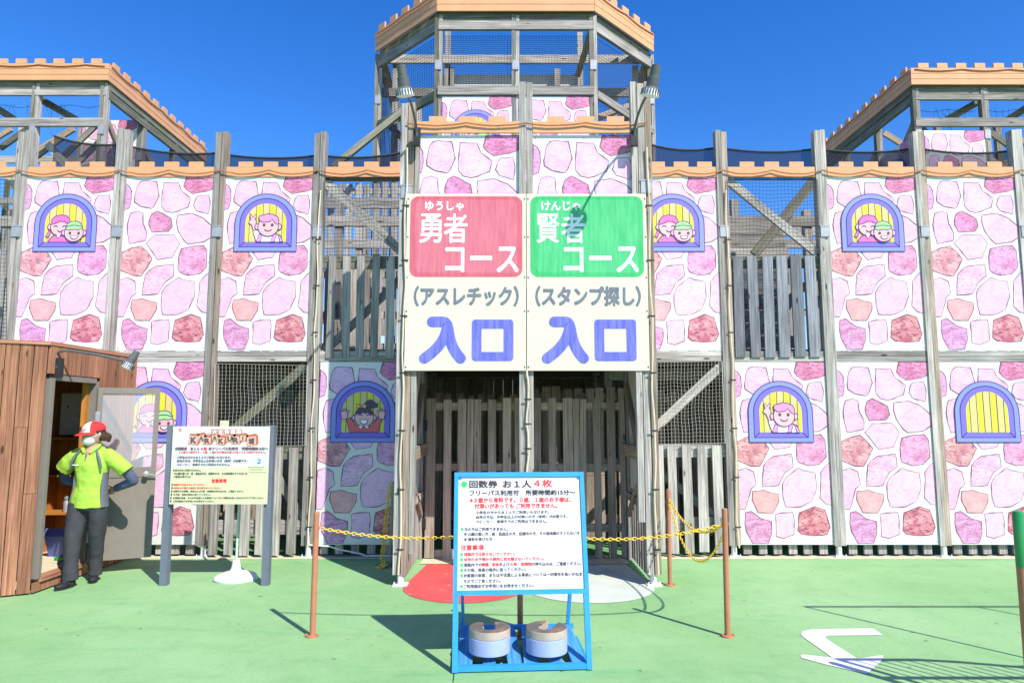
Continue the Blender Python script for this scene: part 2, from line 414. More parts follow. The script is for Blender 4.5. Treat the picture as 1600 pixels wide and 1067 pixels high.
def gp(l): return [(p.x, p.y) for p in (G(a, b) for a, b in l)]
def gpoly(l, z=.008):
    q = gp(l); a = sum(q[i-1][0]*q[i][1]-q[i][0]*q[i-1][1] for i in range(len(q)))
    if a < 0: q = q[::-1]
    g.add([(x, y, z) for x, y in q], [tuple(range(len(q)))])
z0 = lambda l: [(1200+a/3.7175, 780+b/3.7175) for a, b in l]
gpoly(z0([(610, 753), (668, 793), (350, 796), (333, 802), (340, 815), (520, 930), (668, 910), (672, 930), (575, 1020), (340, 965), (195, 925), (188, 912), (205, 906), (375, 925), (200, 800), (192, 785), (205, 770), (250, 760)]))
tag(g.build('arrow_marking', M['arrow']), kind='structure')
g = MB()
g.stroke([(p.x, p.y) for p in (G(a, b) for a, b in [(725, 950), (722, 970), (715, 1000), (712, 1030), (708, 1067)])], [.004, .007, .009, .008, .006])
gv = [(x, z, .0075) for x, y, z in g.v]; g2 = MB(); g2.add(gv, [f[::-1] for f in g.f]); tag(g2.build('ground_crack', M['crack']), kind='structure')

# ------------------------------------------------------------------ printed panels
YF = 7.91; CX = .105
def zu(px, py):          # picture of the stone print -> panel u (0..1 across), v (0..1 down)
    t = (py-30)/(1045-30); xl = 86+(22-86)*t; xr = 628+(585-628)*t
    return (px-xl)/(xr-xl), t
PALE, ORG, LIL = (.78, .50, .70), (.72, .40, .42), (.70, .41, .66)
STONES = [
 ([(80, 75), (105, 90), (118, 115), (119, 165), (105, 220), (72, 232)], LIL, .5),
 ([(175, 62), (205, 57), (272, 62), (282, 120), (287, 148), (260, 205), (243, 223), (175, 210), (137, 185), (136, 160), (147, 110), (155, 85)], PALE, .25),
 ([(317, 67), (405, 70), (425, 120), (482, 163), (472, 190), (465, 215), (400, 240), (365, 247), (325, 238), (302, 210), (302, 160), (312, 100)], PALE, .25),
 ([(455, 30), (628, 30), (628, 105), (575, 122), (490, 135), (455, 112), (437, 88), (447, 60)], (.66, .27, .46), .8),
 ([(525, 147), (590, 143), (600, 185), (598, 215), (588, 257), (515, 235), (497, 205), (510, 165)], PALE, .25),
 ([(115, 250), (155, 238), (190, 250), (190, 310), (213, 365), (207, 410), (105, 430), (95, 370), (93, 320), (103, 280)], PALE, .25),
 ([(243, 255), (275, 237), (310, 252), (362, 283), (369, 330), (345, 357), (245, 363), (225, 320), (226, 295)], (.68, .31, .52), .7),
 ([(400, 262), (490, 252), (560, 280), (618, 330), (618, 390), (560, 420), (465, 430), (440, 410), (405, 355), (394, 300)], PALE, .22),
 ([(262, 378), (378, 377), (415, 430), (370, 510), (280, 523), (250, 480), (208, 427)], PALE, .22),
 ([(62, 480), (120, 455), (178, 443), (210, 470), (247, 518), (215, 570), (182, 617), (130, 615), (52, 585), (52, 530)], ORG, .75),
 ([(425, 460), (500, 443), (560, 440), (583, 470), (581, 565), (540, 605), (470, 614), (415, 595), (405, 575), (411, 500)], (.74, .40, .62), .6),
 ([(270, 560), (378, 549), (380, 618), (325, 655), (283, 722), (185, 729), (190, 690), (205, 610), (230, 585)], (.76, .50, .68), .45),
 ([(42, 640), (95, 626), (142, 648), (150, 718), (118, 740), (95, 800), (70, 852), (36, 852)], PALE, .25),
 ([(330, 680), (410, 625), (440, 640), (507, 650), (507, 740), (470, 810), (410, 838), (345, 843), (312, 838), (302, 790), (308, 710)], PALE, .22),
 ([(607, 598), (585, 603), (540, 650), (538, 690), (522, 790), (555, 825), (596, 830)], PALE, .25),
 ([(125, 755), (190, 748), (225, 760), (280, 770), (275, 810), (235, 873), (145, 872), (117, 800)], ORG, .25),
 ([(70, 872), (105, 863), (160, 903), (221, 920), (217, 980), (190, 1038), (95, 1038), (65, 975), (60, 930)], LIL, .65),
 ([(245, 880), (290, 872), (353, 870), (357, 915), (348, 990), (285, 1011), (240, 1000), (246, 940)], PALE, .22),
 ([(390, 870), (440, 855), (487, 838), (545, 855), (556, 900), (568, 950), (545, 990), (470, 997), (395, 988), (372, 970), (380, 920)], (.74, .38, .40), 1.0)]
def stone_mesh(w, h, key, clip=None, vtop=0.):
    """printed stones of one panel, local x 0..w, z 0..-h, raised a hair above the board"""
    rnd = random.Random(key); mb = MB(); tone = []; mot = []
    for pts, col, mt in STONES:
        q = [zu(*p) for p in pts]
        if clip: q = [(u, min(v, clip)) for u, v in q]
        if clip and min(v for u, v in q) >= clip-.01: continue
        q = [(min(max(u, .004), .996)*w, -min(max(v, .001), .999)*H2) for u, v in q]
        # roughen the outline
        r = []
        for i in range(len(q)):
            a, b2 = Vector(q[i]), Vector(q[(i+1) % len(q)]); n = max(1, int((b2-a).length/.05)); d = (b2-a)
            for k in range(n):
                p = a+d*k/n
                if k: p += Vector((-d.y, d.x)).normalized()*rnd.uniform(-.0028, .0028)
                r.append((p.x, p.y))
        mb.poly(r, -.0012, 0); j = rnd.uniform(.95, 1.03); tone.append(tuple(x*j for x in col)); mot.append(mt)
        if mt < .2: lw = [.0035+.004*rnd.random() for _ in r]
        else: lw = [.005+.009*rnd.random()**2 for _ in r]
        n0 = len(mb.f); mb.stroke(r, lw, -.0020, 1, closed=True)
        # ribbons wound either way: make sure they face the viewer
        tone += [(0, 0, 0)]*(len(mb.f)-n0); mot += [0]*(len(mb.f)-n0)
    me = mb.mesh('stone_print', [M['stone'], M['sline']])
    me.attributes.new('tone', 'FLOAT_COLOR', 'FACE'); me.attributes.new('mottle', 'FLOAT', 'FACE')
    a = me.attributes['tone']; b2 = me.attributes['mottle']
    for i, (c, k) in enumerate(zip(tone, mot)): a.data[i].color = (*c, 1); b2.data[i].value = k
    return me
H2 = 2.1
PAN_Z = [(Z(275.5, YF), Z(548, YF)), (Z(565.5, YF), Z(850.5, YF))]
PW = 1.075
STONE = {}
def get_stone(w, h, clip=None):
    global H2
    key = (round(w, 3), round(h, 2), clip)
    if key not in STONE: H2 = h if not clip else h; STONE[key] = stone_mesh(w, h, 5, clip)
    return STONE[key]

# window pictures (unit: metres, origin bottom centre)
def window_mb(kind):
    mb = MB(); mats = ['wf1', 'wf2', 'wl', 'wy1', 'wy2', 'skin1', 'magenta', 'lilac', 'capg', 'rd', 'brn', 'yb', 'pw']
    I = {k: i for i, k in enumerate(mats)}
    # coordinates traced in a 1000x920 box: x 0..1000, y up 0..920
    sc = .745/1000
    def c(l): return [((x-500)*sc, y*sc) for x, y in l]
    def arch(m0, y0, top, n=30):
        hw = 500-m0; r = hw
        l = [(m0, y0), (1000-m0, y0)]
        zc = top-hw*.98
        return l+circ(500, zc, r, hw*.98, n, 0, 180)
    lay = [0.0]
    def y_(): lay[0] -= .0005; return lay[0]
    def fill(l, k): mb.poly(c(l), y_(), I[k])
    def line(l, w=14, k='wl', closed=False): mb.stroke(c(l), w*sc, y_(), I[k], closed)
    def shape(l, k, w=13): fill(l, k); line(l, w, closed=True)
    a1, a2, a3 = arch(0, 0, 945), arch(82, 72, 868), arch(170, 152, 785)
    # the cut-out board itself has thickness
    pts = c(a1); n = len(pts)
    mb.add([(x, .006, z) for x, z in pts]+[(x, 0, z) for x, z in pts], [(i, (i+1) % n, (i+1) % n+n, i+n) for i in range(n)], I['wf1'])
    shape(a1, 'wf1', 14); shape(a2, 'wf2', 15)
    line([(82, 72), (170, 152)]); line([(918, 72), (830, 152)])
    fill(a3, 'wy1')
    hw = 330; zc = 785-hw*.98
    def top(x): return zc+math.sqrt(max(0, 1-((x-500)/hw)**2))*hw*.98
    xs = [170, 235, 345, 450, 555, 660, 765, 830]
    for i in range(7):
        if i % 2 == 1: fill([(xs[i], 152), (xs[i+1], 152)]+[(xs[i+1]+(xs[i]-xs[i+1])*k/6, top(xs[i+1]+(xs[i]-xs[i+1])*k/6)) for k in range(7)], 'wy2')
    for x in xs[1:-1]: line([(x, 152), (x, top(x))], 8)
    E = lambda cx, cy, rx, ry, **k: circ(cx, cy, rx, ry, 26, **k)
    def face(cx, cy, r, skin='skin1'):
        shape(E(cx-r*1.08, cy-.02*r, r*.26, r*.3), skin); shape(E(cx+r*1.08, cy-.02*r, r*.26, r*.3), skin); shape(E(cx, cy, r*1.03, r), skin)
    if kind == 'pair':
        fill([(250, 152), (262, 190), (300, 235), (350, 262), (460, 270), (560, 250), (600, 152)], 'magenta'); line([(250, 152), (262, 190), (300, 235), (350, 262), (460, 270), (560, 250), (600, 152)])
        shape([(245, 330), (195, 240), (215, 225), (250, 235), (275, 320)], 'magenta')
        face(422, 400, 150); shape([(372, 270), (408, 210), (445, 270)], 'pw', 10)
        shape([(272, 430), (330, 450), (390, 470), (400, 500), (418, 468), (440, 500), (462, 468), (485, 498), (500, 465), (585, 450), (570, 520), (520, 575), (425, 595), (335, 570), (285, 515)], 'magenta')
        for ex in (355, 495): line(circ(ex, 380, 32, 34, 10, 20, 160), 13)
        line(circ(430, 355, 42, 40, 12, 195, 345), 13)
        face(655, 300, 148)
        shape([(525, 380), (540, 440), (600, 480), (665, 488), (735, 470), (790, 410), (790, 370), (730, 345), (660, 355), (590, 340), (530, 350)], 'capg'); line([(528, 392), (600, 418), (690, 420), (788, 395)])
        for ex in (595, 735): fill(E(ex, 290, 22, 24), 'brn')
        shape(circ(668, 245, 56, 52, 14, 180, 360), 'pw')
    elif kind == 'boy':
        shape([(360, 152), (330, 230), (300, 330), (390, 350), (420, 290), (450, 152)], 'pw')
        shape([(310, 330), (270, 430), (225, 460), (235, 500), (260, 520), (240, 590), (262, 600), (290, 545), (330, 600), (350, 585), (322, 520), (352, 490), (345, 450), (375, 350)], 'skin1')
        shape([(395, 152), (440, 260), (520, 290), (650, 290), (740, 260), (790, 152)], 'pw')
        shape([(360, 152), (395, 270), (455, 290), (430, 152)], 'lilac'); shape([(590, 152), (630, 290), (690, 275), (650, 152)], 'lilac'); shape([(700, 270), (750, 240), (790, 152), (740, 152), (725, 210)], 'lilac')
        face(545, 400, 160)
        shape([(390, 560), (400, 500), (450, 470), (560, 475), (610, 520), (650, 460), (705, 430), (712, 500), (690, 560), (620, 600), (540, 612), (450, 585), (400, 575)], 'lilac')
        for ex in (480, 610): fill(E(ex, 425, 23, 25), 'brn')
        line(circ(545, 372, 60, 46, 14, 200, 340), 14)
    elif kind == 'girl':
        shape([(300, 152), (240, 350), (310, 380), (400, 250), (640, 250), (735, 385), (800, 350), (740, 152)], 'rd')
        for s_, ox in ((-1, 0), (1, 0)):
            cx = 500+s_*290; h = []
            for k in range(5):
                a = 90-s_*(-50+k*27); h += [(cx+60*math.cos(R(a+12)), 420+60*math.sin(R(a+12))), (cx+105*math.cos(R(a)), 430+105*math.sin(R(a))), (cx+60*math.cos(R(a-12)), 420+60*math.sin(R(a-12)))]
            h = sorted(h, key=lambda p: -math.atan2(p[1]-400, p[0]-cx)) if s_ > 0 else sorted(h, key=lambda p: -math.atan2(p[1]-400, p[0]-cx))
            shape(h+[(cx+40, 355), (cx-40, 355)], 'skin1')
        face(520, 380, 142)
        shape([(520, 530), (520, 590), (560, 640), (620, 650), (670, 625), (700, 590), (745, 600), (715, 565), (735, 545), (680, 535), (620, 520)], 'brn')
        shape([(378, 420), (430, 445), (455, 425), (500, 465), (540, 440), (580, 465), (610, 430), (662, 420), (650, 470), (600, 520), (520, 535), (440, 520), (395, 475)], 'brn')
        shape([(395, 590), (400, 520), (470, 545), (545, 520), (550, 590), (470, 560)], 'yb'); fill(E(472, 553, 22, 22), 'rd')
        for ex in (455, 590): line(circ(ex, 395, 34, 34, 10, 20, 160), 14)
        shape(circ(520, 345, 62, 66, 16, 180, 360), 'pw')
        shape([(430, 250), (470, 205), (510, 250)], 'pw', 9); shape([(530, 250), (565, 205), (605, 250)], 'pw', 9)
    return mb, [M[k] for k in mats]
WIN = {}
def window_mesh(kind):
    if kind not in WIN: mb, mats = window_mb(kind); WIN[kind] = mb.mesh('window_picture', mats)
    return WIN[kind]
_pm = {}
def wall_panel(parent, xc, z1, z0, Y, w=PW, win=None, label=None, winoff=-.02, clip=None, rotz=0, fullh=None, side=None):
    """white printed board: top z1, bottom z0"""
    key = (round(w, 3), round(z1-z0, 3))
    if key not in _pm:
        mb = MB(); mb.box(-w/2, w/2, 0, .012, z0-z1, 0)
        # screws
        for sx in (-w/2+.03, 0, w/2-.03):
            for sz in (-.03, (z0-z1)/2, z0-z1+.03): mb.lathe((sx, -.003, sz), [(.006, 0), (.006, .004)], 8, 1, (0, 1, 0))
        _pm[key] = mb.mesh('wall_panel', [M['white'], M['steel']])
    o = bpy.data.objects.new('wall_panel', _pm[key]); link(o, parent, (xc, Y, z1))
    if label: o['label'] = label
    o.rotation_euler.z = rotz
    s = bpy.data.objects.new('stone_print', get_stone(w, fullh or (z1-z0), clip)); COL.objects.link(s); s.parent = o
    s.location = (-w/2, -.0005, 0)
    if win:
        wd = bpy.data.objects.new('window_picture', window_mesh(win)); COL.objects.link(wd); wd.parent = o
        h = 2.10 if fullh is None else fullh
        wd.location = (winoff, -.0105, -.443*h)
        wd['label'] = {'pair': 'picture of a pink-haired child and a child in a green cap in an arched window', 'boy': 'picture of a waving child with lilac hair in an arched window', 'girl': 'picture of a child in red with both arms up in an arched window', 'none': 'picture of an arched window with closed yellow boards'}[win]
    return o

# ------------------------------------------------------------------ the castle
castle = empty('play_castle', (CX, YF, 0), 'long wooden play castle wall with pink stone print panels, grey posts and orange crenellated trim', 'play castle')
PX = [CX+k for k in (-7.235, -6.035, -4.835, -3.635, -2.435)]+[CX+k for k in (2.435, 3.635, 4.835, 6.035, 7.235)]
ZT0, ZT1, ZM = Z(277, YF), Z(261.5, YF), Z(253.5, YF)
def post(parent, x, Y, ztop, zfoot=.14, band=(3.80,), name='post', zbot=None):
    zb = zfoot if zbot is None else zbot
    j = random.uniform(-.02, .02)
    o = board(name, parent, (x-.036, Y, zb), (x-.036, Y, ztop+j), .066, .10, M['wood'], up=(0, 1, 0))
    board('post_board', parent, (x+.037, Y+.012, zb), (x+.037, Y+.012, ztop-j*.5), .064, .10, M['wood_b' if random.random() < .4 else 'wood'], up=(0, 1, 0))
    mb = MB(); 
    for z in band: mb.box(x-.052, x+.052, Y-.062, Y+.05, z-.07, z+.07, 0); mb.box(x-.058, x+.058, Y-.066, Y+.05, z+.055, z+.068, 0)
    if band: mb.build('metal_band', M['steel'], parent, (x, Y, band[0]))
    if zbot is None:
        mb = MB(); mb.lathe((x, Y+.01, .012), [(.032, 0), (.032, zfoot-.01)], 14); mb.box(x-.07, x+.07, Y-.055, Y+.075, .004, .016)
        for sx in (-.055, .055): mb.lathe((x+sx, Y-.04, .014), [(.012, 0), (.012, .012), (.006, .012), (.006, .03)], 6)
        mb.build('steel_foot', M['whitem'], parent, (x, Y, 0))
    return o
for x in PX:
    post(castle, x, YF+.028, Z(205, YF)+random.uniform(-.02, .02))
# trims along the wall
def trim(parent, x0, x1, Y, zb, zt, zm, n=3, mat='orange'):
    mb = MB(); mb.box(x0, x1, Y-.012, Y+.012, zb, zt); mb.build('trim_board', M[mat], parent, ((x0+x1)/2, Y, zb))
    for f in ([.22, .505, .79] if n == 3 else [(i+.5)/n for i in range(n)]):
        xc = x0+(x1-x0)*f; key = ('m', round(zm-zt, 3))
        if key not in _bc: mm = MB(); mm.box(-.088, .088, -.012, .012, .001, zm-zt); _bc[key] = mm.mesh('merlon', [M[mat]])
        link(bpy.data.objects.new('merlon', _bc[key]), parent, (xc, Y, zt))
def rope(parent, x0, x1, Y, z, sag=.035, n=2, mat='ropel', r=.008, name='rope_light'):
    mb = MB(); pts = []
    for k in range(n):
        a, b = x0+(x1-x0)*k/n, x0+(x1-x0)*(k+1)/n
        for i in range(9): t = i/8; pts.append((a+(b-a)*t, Y, z-sag*4*t*(1-t)*random.uniform(.9, 1.1)))
    mb.tube(pts, r, 6); mb.build(name, M[mat], parent)
for a, b in zip(PX[:-1], PX[1:]):
    if b-a > 2: continue
    trim(castle, a+.075, b-.075, YF-.0, ZT0, ZT1, ZM)
    rope(castle, a+.0, b-.0, YF-.04, ZT1-.05, .05, 2)
for a, b in ((PX[4], -1.16), (1.47, PX[5])):
    trim(castle, a+.075, b-.0, YF-.0, ZT0, ZT1, ZM, 3); rope(castle, a, b, YF-.04, ZT1-.05, .05, 2)
# mid rails between the storeys and at the bottom
ZR1, ZR0 = PAN_Z[0][1]-.004, PAN_Z[1][0]+.004
bays = [(PX[i], PX[i+1]) for i in range(4)]+[(PX[4], -1.09)]+[(1.37, PX[5])]+[(PX[i], PX[i+1]) for i in range(5, 9)]
for a, b in bays:
    for k in range(2):
        zc = ZR0+(ZR1-ZR0)*(k+.5)/2
        board('rail', castle, (a+.072, YF+.02, zc), (b-.072, YF+.02, zc), (ZR1-ZR0)/2-.004, .045, M['wood'], up=(0, 1, 0))
    board('rail', castle, (a+.08, YF+.14, 2.30), (b-.08, YF+.14, 2.30), .12, .05, M['wood_g'], up=(0, 1, 0))
# panels
def up_panel(i, a, b, win=None, lab=None): wall_panel(castle, (a+b)/2, PAN_Z[0][0], PAN_Z[0][1], YF, min(PW, b-a-.125), win, lab)
def lo_panel(i, a, b, win=None, lab=None): wall_panel(castle, (a+b)/2, PAN_Z[1][0], PAN_Z[1][1], YF, min(PW, b-a-.125), win, lab)
up_panel(1, *bays[1], 'pair'); up_panel(2, *bays[2]); up_panel(3, *bays[3], 'boy'); up_panel(5, 1.36, PX[5], 'pair')
up_panel(7, *bays[7], 'pair'); up_panel(8, *bays[8]); up_panel(9, *bays[9])
lo_panel(1, *bays[1]); lo_panel(2, *bays[2], 'pair'); lo_panel(4, PX[4], -1.09, 'girl'); lo_panel(6, *bays[6], 'boy'); lo_panel(7, *bays[7]); lo_panel(8, *bays[8], 'none'); lo_panel(9, *bays[9])
# stubs of the slats that show below the low panels
for k in (1, 2, 4, 6, 7, 8, 9):
    a, b = bays[k]
    for i in range(6):
        x = a+.15+(b-a-.3)*(i+.1)/5.2+random.uniform(-.006, .006)
        board('slat', castle, (x, YF+.065, .035), (x, YF+.065, 2.1), .092, .03, M['wood'])
def slats(parent, pxs, y0, y1, Y, mat='wood', d=.028):
    for a, b in pxs:
        zt, zb = Z(y0, Y)+random.uniform(-.012, .012), Z(y1, Y)+random.uniform(-.012, .012)
        zm = (zt+zb)/2; xa, xb = X(a, Y, zm), X(b, Y, zm)
        tl = random.uniform(-.006, .006)
        board('slat', parent, ((xa+xb)/2-tl, Y, zb), ((xa+xb)/2+tl, Y, zt), xb-xa, d, M[mat])
def hrail(parent, pxa, pxb, ya, yb, Y, mat='wood', d=.045, name='rail'):
    z1, z0_ = Z(ya, Y), Z(yb, Y); xa, xb = X(pxa, Y, z1), X(pxb, Y, z1)
    board(name, parent, (xa, Y, (z1+z0_)/2), (xb, Y, (z1+z0_)/2), z1-z0_, d, M[mat], up=(0, 1, 0))
def brace(parent, a, b, Y, w, mat='wood', d=.045, name='brace'):
    board(name, parent, P(*a, Y), P(*b, Y), w, d, M[mat], up=(0, 1, 0))
# upper left open bay
slats(castle, [(512, 523), (535, 547), (557, 569), (580, 592), (603, 616)], 400, 559, YF-.01, 'wood')
hrail(castle, 505, 626, 401, 420, YF+.05, 'wood_g'); hrail(castle, 505, 626, 546, 560, YF+.055, 'wood_g')
brace(castle, (508, 548), (628, 435), YF+.10, .09)
brace(castle, (508, 284), (628, 394), YF+.05, .11)
hrail(castle, 505, 628, 277, 283, YF+.05, 'wood_g')
# upper right open bay
slats(castle, [(1147, 1162), (1170, 1185), (1193, 1209), (1215, 1232), (1238, 1255), (1261, 1277)], 401, 557, YF-.01, 'wood_d')
hrail(castle, 1142, 1283, 401, 419, YF+.05, 'wood_g'); hrail(castle, 1145, 1290, 546, 560, YF+.055, 'wood_g')
brace(castle, (1150, 538), (1284, 425), YF+.10, .09)
brace(castle, (1138, 283), (1276, 396), YF+.05, .10)
# lower left open bay
slats(castle, [(329, 342), (353, 366), (377, 391), (401, 414), (425, 439), (450, 464)], 699, 866, YF-.01)
hrail(castle, 328, 478, 698, 717, YF+.05, 'wood_g'); hrail(castle, 322, 476, 812, 834, YF+.05, 'wood')
brace(castle, (345, 690), (478, 571), YF+.05, .10, 'wood_g'); brace(castle, (420, 722), (474, 812), YF+.10, .09)
# lower right open bay
slats(castle, [(1026, 1038), (1045, 1058), (1068, 1082), (1091, 1106), (1115, 1130)], 695, 863, YF-.01)
hrail(castle, 1020, 1136, 694, 714, YF+.05, 'wood'); hrail(castle, 1020, 1139, 807, 829, YF+.05, 'wood')
brace(castle, (1020, 672), (1130, 568), YF+.05, .10, 'wood'); brace(castle, (1020, 728), (1116, 806), YF+.10, .09)
# nets
def net(parent, c00, c10, c11, c01, nx, nz, mat, r=.0016, bulge=.02, name='safety_net', rope_r=.004):
    c00, c10, c11, c01 = map(Vector, (c00, c10, c11, c01)); nrm = (c10-c00).cross(c01-c00).normalized()
    def pt(u, v):
        p = c00*(1-u)*(1-v)+c10*u*(1-v)+c11*u*v+c01*(1-u)*v
        w = math.sin(math.pi*u)*math.sin(math.pi*v)
        return p+nrm*bulge*w+Vector((0, 0, -1))*.012*math.sin(u*17)*w+(c10-c00).normalized()*.008*math.sin(v*13+u*5)*w
    mb = MB()
    for i in range(nx+1): mb.tube([pt(i/nx, k/12) for k in range(13)], r if 0 < i < nx else rope_r, 3, cap=False)
    for j in range(nz+1): mb.tube([pt(k/12, j/nz) for k in range(13)], r if 0 < j < nz else rope_r, 3, cap=False)
    return mb.build(name, mat, parent)
def netp(parent, a, b, c_, d, Y, nx, nz, mat, **k): return net(parent, P(*a, Y), P(*b, Y), P(*c_, Y), P(*d, Y), nx, nz, M[mat], **k)
netp(castle, (336, 568), (480, 571), (478, 696), (333, 698), YF-.03, 25, 22, 'netw', r=.0015)
netp(castle, (1022, 566), (1128, 564), (1133, 692), (1022, 694), YF-.03, 20, 23, 'netw', r=.0015)
netp(castle, (507, 281), (628, 281), (627, 397), (506, 399), YF-.03, 22, 21, 'netd', r=.0022)
netp(castle, (1136, 281), (1277, 281), (1282, 398), (1139, 398), YF-.03, 25, 21, 'netd', r=.0022)
netp(castle, (-30, 281), (12, 281), (10, 530), (-30, 530), YF-.03, 8, 40, 'netd', r=.0022)
# deck of the upper storey
for i in range(28):
    y = YF+.32+i*.155
    board('deck_plank', castle, (-7.2, y, 2.29), (7.4, y, 2.29), .145, .035, M['wood_b'], up=(0, 0, 1))
for i in range(8):
    y = 6.78+i*.15
    board('deck_plank', castle, (-1.02, y, 2.25), (1.3, y, 2.25), .14, .035, M['wood_b'], up=(0, 0, 1))
# entrance porch
YE = 6.64
EX = [-1.062, .142, 1.350]
post(castle, EX[0], YE+.01, Z(163, YE), .11, (3.85,)); post(castle, EX[1], YE+.01, Z(131, YE), .14, ()); post(castle, EX[2], YE+.01, Z(131, YE), .11, (3.9,))
board('post_board', castle, (EX[2]-.11, YE-.01, .6), (EX[2]-.11, YE-.01, Z(132, YE)), .06, .09, M['wood'])
board('post_board', castle, (EX[0]+.10, YE+.02, .3), (EX[0]+.10, YE+.02, Z(210, YE)), .05, .09, M['wood'])
for a, b in ((EX[0]+.07, EX[1]-.07), (EX[1]+.07, EX[2]-.07)):
    trim(castle, a, b, YE-.025, Z(210, YE), Z(192.5, YE), Z(184.5, YE)); rope(castle, a-.08, b+.08, YE-.06, Z(196, YE), .03, 2)
    board('rail', castle, (a, YE+.05, 2.12), (b, YE+.05, 2.12), .12, .05, M['wood_g'])
zt = Z(212, YE)
for a, b in ((EX[0]+.08, EX[1]-.07), (EX[1]+.07, EX[2]-.09)):
    wall_panel(castle, (a+b)/2, zt, 2.36, YE, b-a)
for sx, x in ((1, EX[0]), (-1, EX[2])):
    mb = MB(); mb.box(x-.006, x+.006, YE+.06, YF-.1, .78, zt); mb.build('side_panel', M['white'], castle)
    xi = x+sx*.035
    board('brace', castle, (xi, YE+.1, .85), (xi, YF-.12, 1.95), .07, .04, M['wood_b'], up=(1, 0, 0))
    board('brace', castle, (xi, YE+.1, 1.15), (xi, YF-.12, .5), .06, .04, M['wood_b'], up=(1, 0, 0))
    board('rail', castle, (xi+sx*.04, YE+.06, 1.23), (xi+sx*.04, YF-.1, 1.23), .13, .04, M['wood_b'], up=(1, 0, 0))
    board('rail', castle, (xi, YE+.06, .72), (xi, YF-.1, .72), .08, .04, M['wood'], up=(1, 0, 0))
    for i in range(8):
        y = YE+.12+i*.135
        board('slat', castle, (x, y, .04), (x, y, .80), .10, .025, M['wood'], up=(1, 0, 0))
    board('post', castle, (x, YF-.05, .0), (x, YF-.05, 4.45), .09, .09, M['wood'])
board('post', castle, (EX[1], YF-.02, 0), (EX[1], YF-.02, 4.4), .09, .09, M['wood_b'])
# the two slatted gates, each a part with its own slats
def gate(pxs, rails, x0p, x1p, label):
    Y = YF-.08
    x0, x1 = X(x0p, Y, .9), X(x1p, Y, .9); gt = None
    for ya, yb in rails:
        z1, z0_ = Z(ya, Y+.04), Z(yb, Y+.04); hub = MB(); hub.box(x0, x1, Y+.018, Y+.058, z0_, z1)
        if gt is None: gt = hub.build('gate', M['wood_l'], castle, ((x0+x1)/2, Y, .03)); gt['label'] = label
        else: hub.build('gate_rail', M['wood_l'], gt)
    slats(gt, pxs, 623, 872, Y, 'wood_l', .03)
    for z in (.4, 1.5): mb = MB(); mb.box(x0-.015, x0+.02, Y-.03, Y-.016, z-.06, z+.06); mb.build('hinge', M['dark'], gt)
z4 = lambda l: [(620+a/2.883, 620+b/2.883) for a, b in l]
gate(z4([(130, 172), (210, 245), (275, 313), (316, 344), (347, 378), (412, 447), (478, 515), (532, 562)]), [(629, 641), (724, 735), (858, 872)], 664, 816, 'brown grey slatted gate behind the red floor paint')
gate(z4([(617, 650), (685, 720), (752, 795), (797, 824), (826, 855), (888, 921), (950, 985), (1008, 1030)]), [(629, 641), (724, 735), (818, 830)], 832, 978, 'grey slatted gate behind the white floor paint')
# cables on the posts
def hose(name, pts, mat='cable', r=.009, parent=castle):
    mb = MB(); P2 = [Vector(p) for p in pts]; out = []
    for i in range(len(P2)-1):
        for k in range(5):
            t = k/5; t2 = t*t*(3-2*t); out.append(P2[i].lerp(P2[i+1], t).lerp(Vector((P2[i].x+(P2[i+1].x-P2[i].x)*t2, P2[i].y+(P2[i+1].y-P2[i].y)*t2, P2[i].z+(P2[i+1].z-P2[i].z)*t)), .8))
    out.append(P2[-1]); mb.tube(out, r, 6); return mb.build(name, M[mat], parent)
for x, Y, zt_ in ((PX[4]+.02, YF-.035, 4.3), (EX[0]+.0, YE-.068, 4.3), (EX[2]+.02, YE-.068, 4.3), (PX[5]+.03, YF-.035, 4.3), (EX[1]+.01, YE-.068, 2.05)):
    hose('cable', [(x+.012*math.sin(i*1.9+x), Y, .12+(zt_-.12)*i/12) for i in range(13)])
    mb = MB()
    for i in range(7): z = .35+i*(zt_-.4)/7; mb.box(x-.035, x+.035, Y-.012, Y-.004, z-.007, z+.007)
    tag(mb.build('cable_ties', M['dark'], castle), kind='stuff')
hose('cable', [(PX[4]+.03, YF-.1, .35), (PX[4]+.05, YF-.12, .17), (PX[4]+.3, YF-.12, .15), (PX[4]+.7, YF-.13, .05), (EX[0]-.1, YF-.3, .09), (EX[0]-.02, YF-.5, .1)], 'whitem', .008)
# shade cloth behind the wall top
def cloth(ptsop, Y, zb, parent=castle):
    mb = MB(); n = 12; vs = []
    for i in range(len(ptsop)-1):
        a, b = P(*ptsop[i], Y), P(*ptsop[i+1], Y)
        for k in range(n): t = k/n; q = a.lerp(b, t); q.z -= .05*4*t*(1-t); vs.append(q)
    vs.append(P(*ptsop[-1], Y))
    for i in range(len(vs)-1):
        a, b = vs[i], vs[i+1]; mb.add([(a.x, Y, zb), (b.x, Y, zb), b, a], [(0, 1, 2, 3)])
    mb.tube([v+Vector((0, -.004, 0)) for v in vs], .014, 5, 1); return mb.build('shade_cloth', [M['cloth'], M['netd']], parent)
cloth([(85, 213), (188, 226), (340, 240), (502, 243), (632, 238)], YF+.12, ZT0)
cloth([(1018, 227), (1122, 231), (1276, 233), (1432, 232), (1582, 236), (1640, 238)], YF+.12, ZT0)

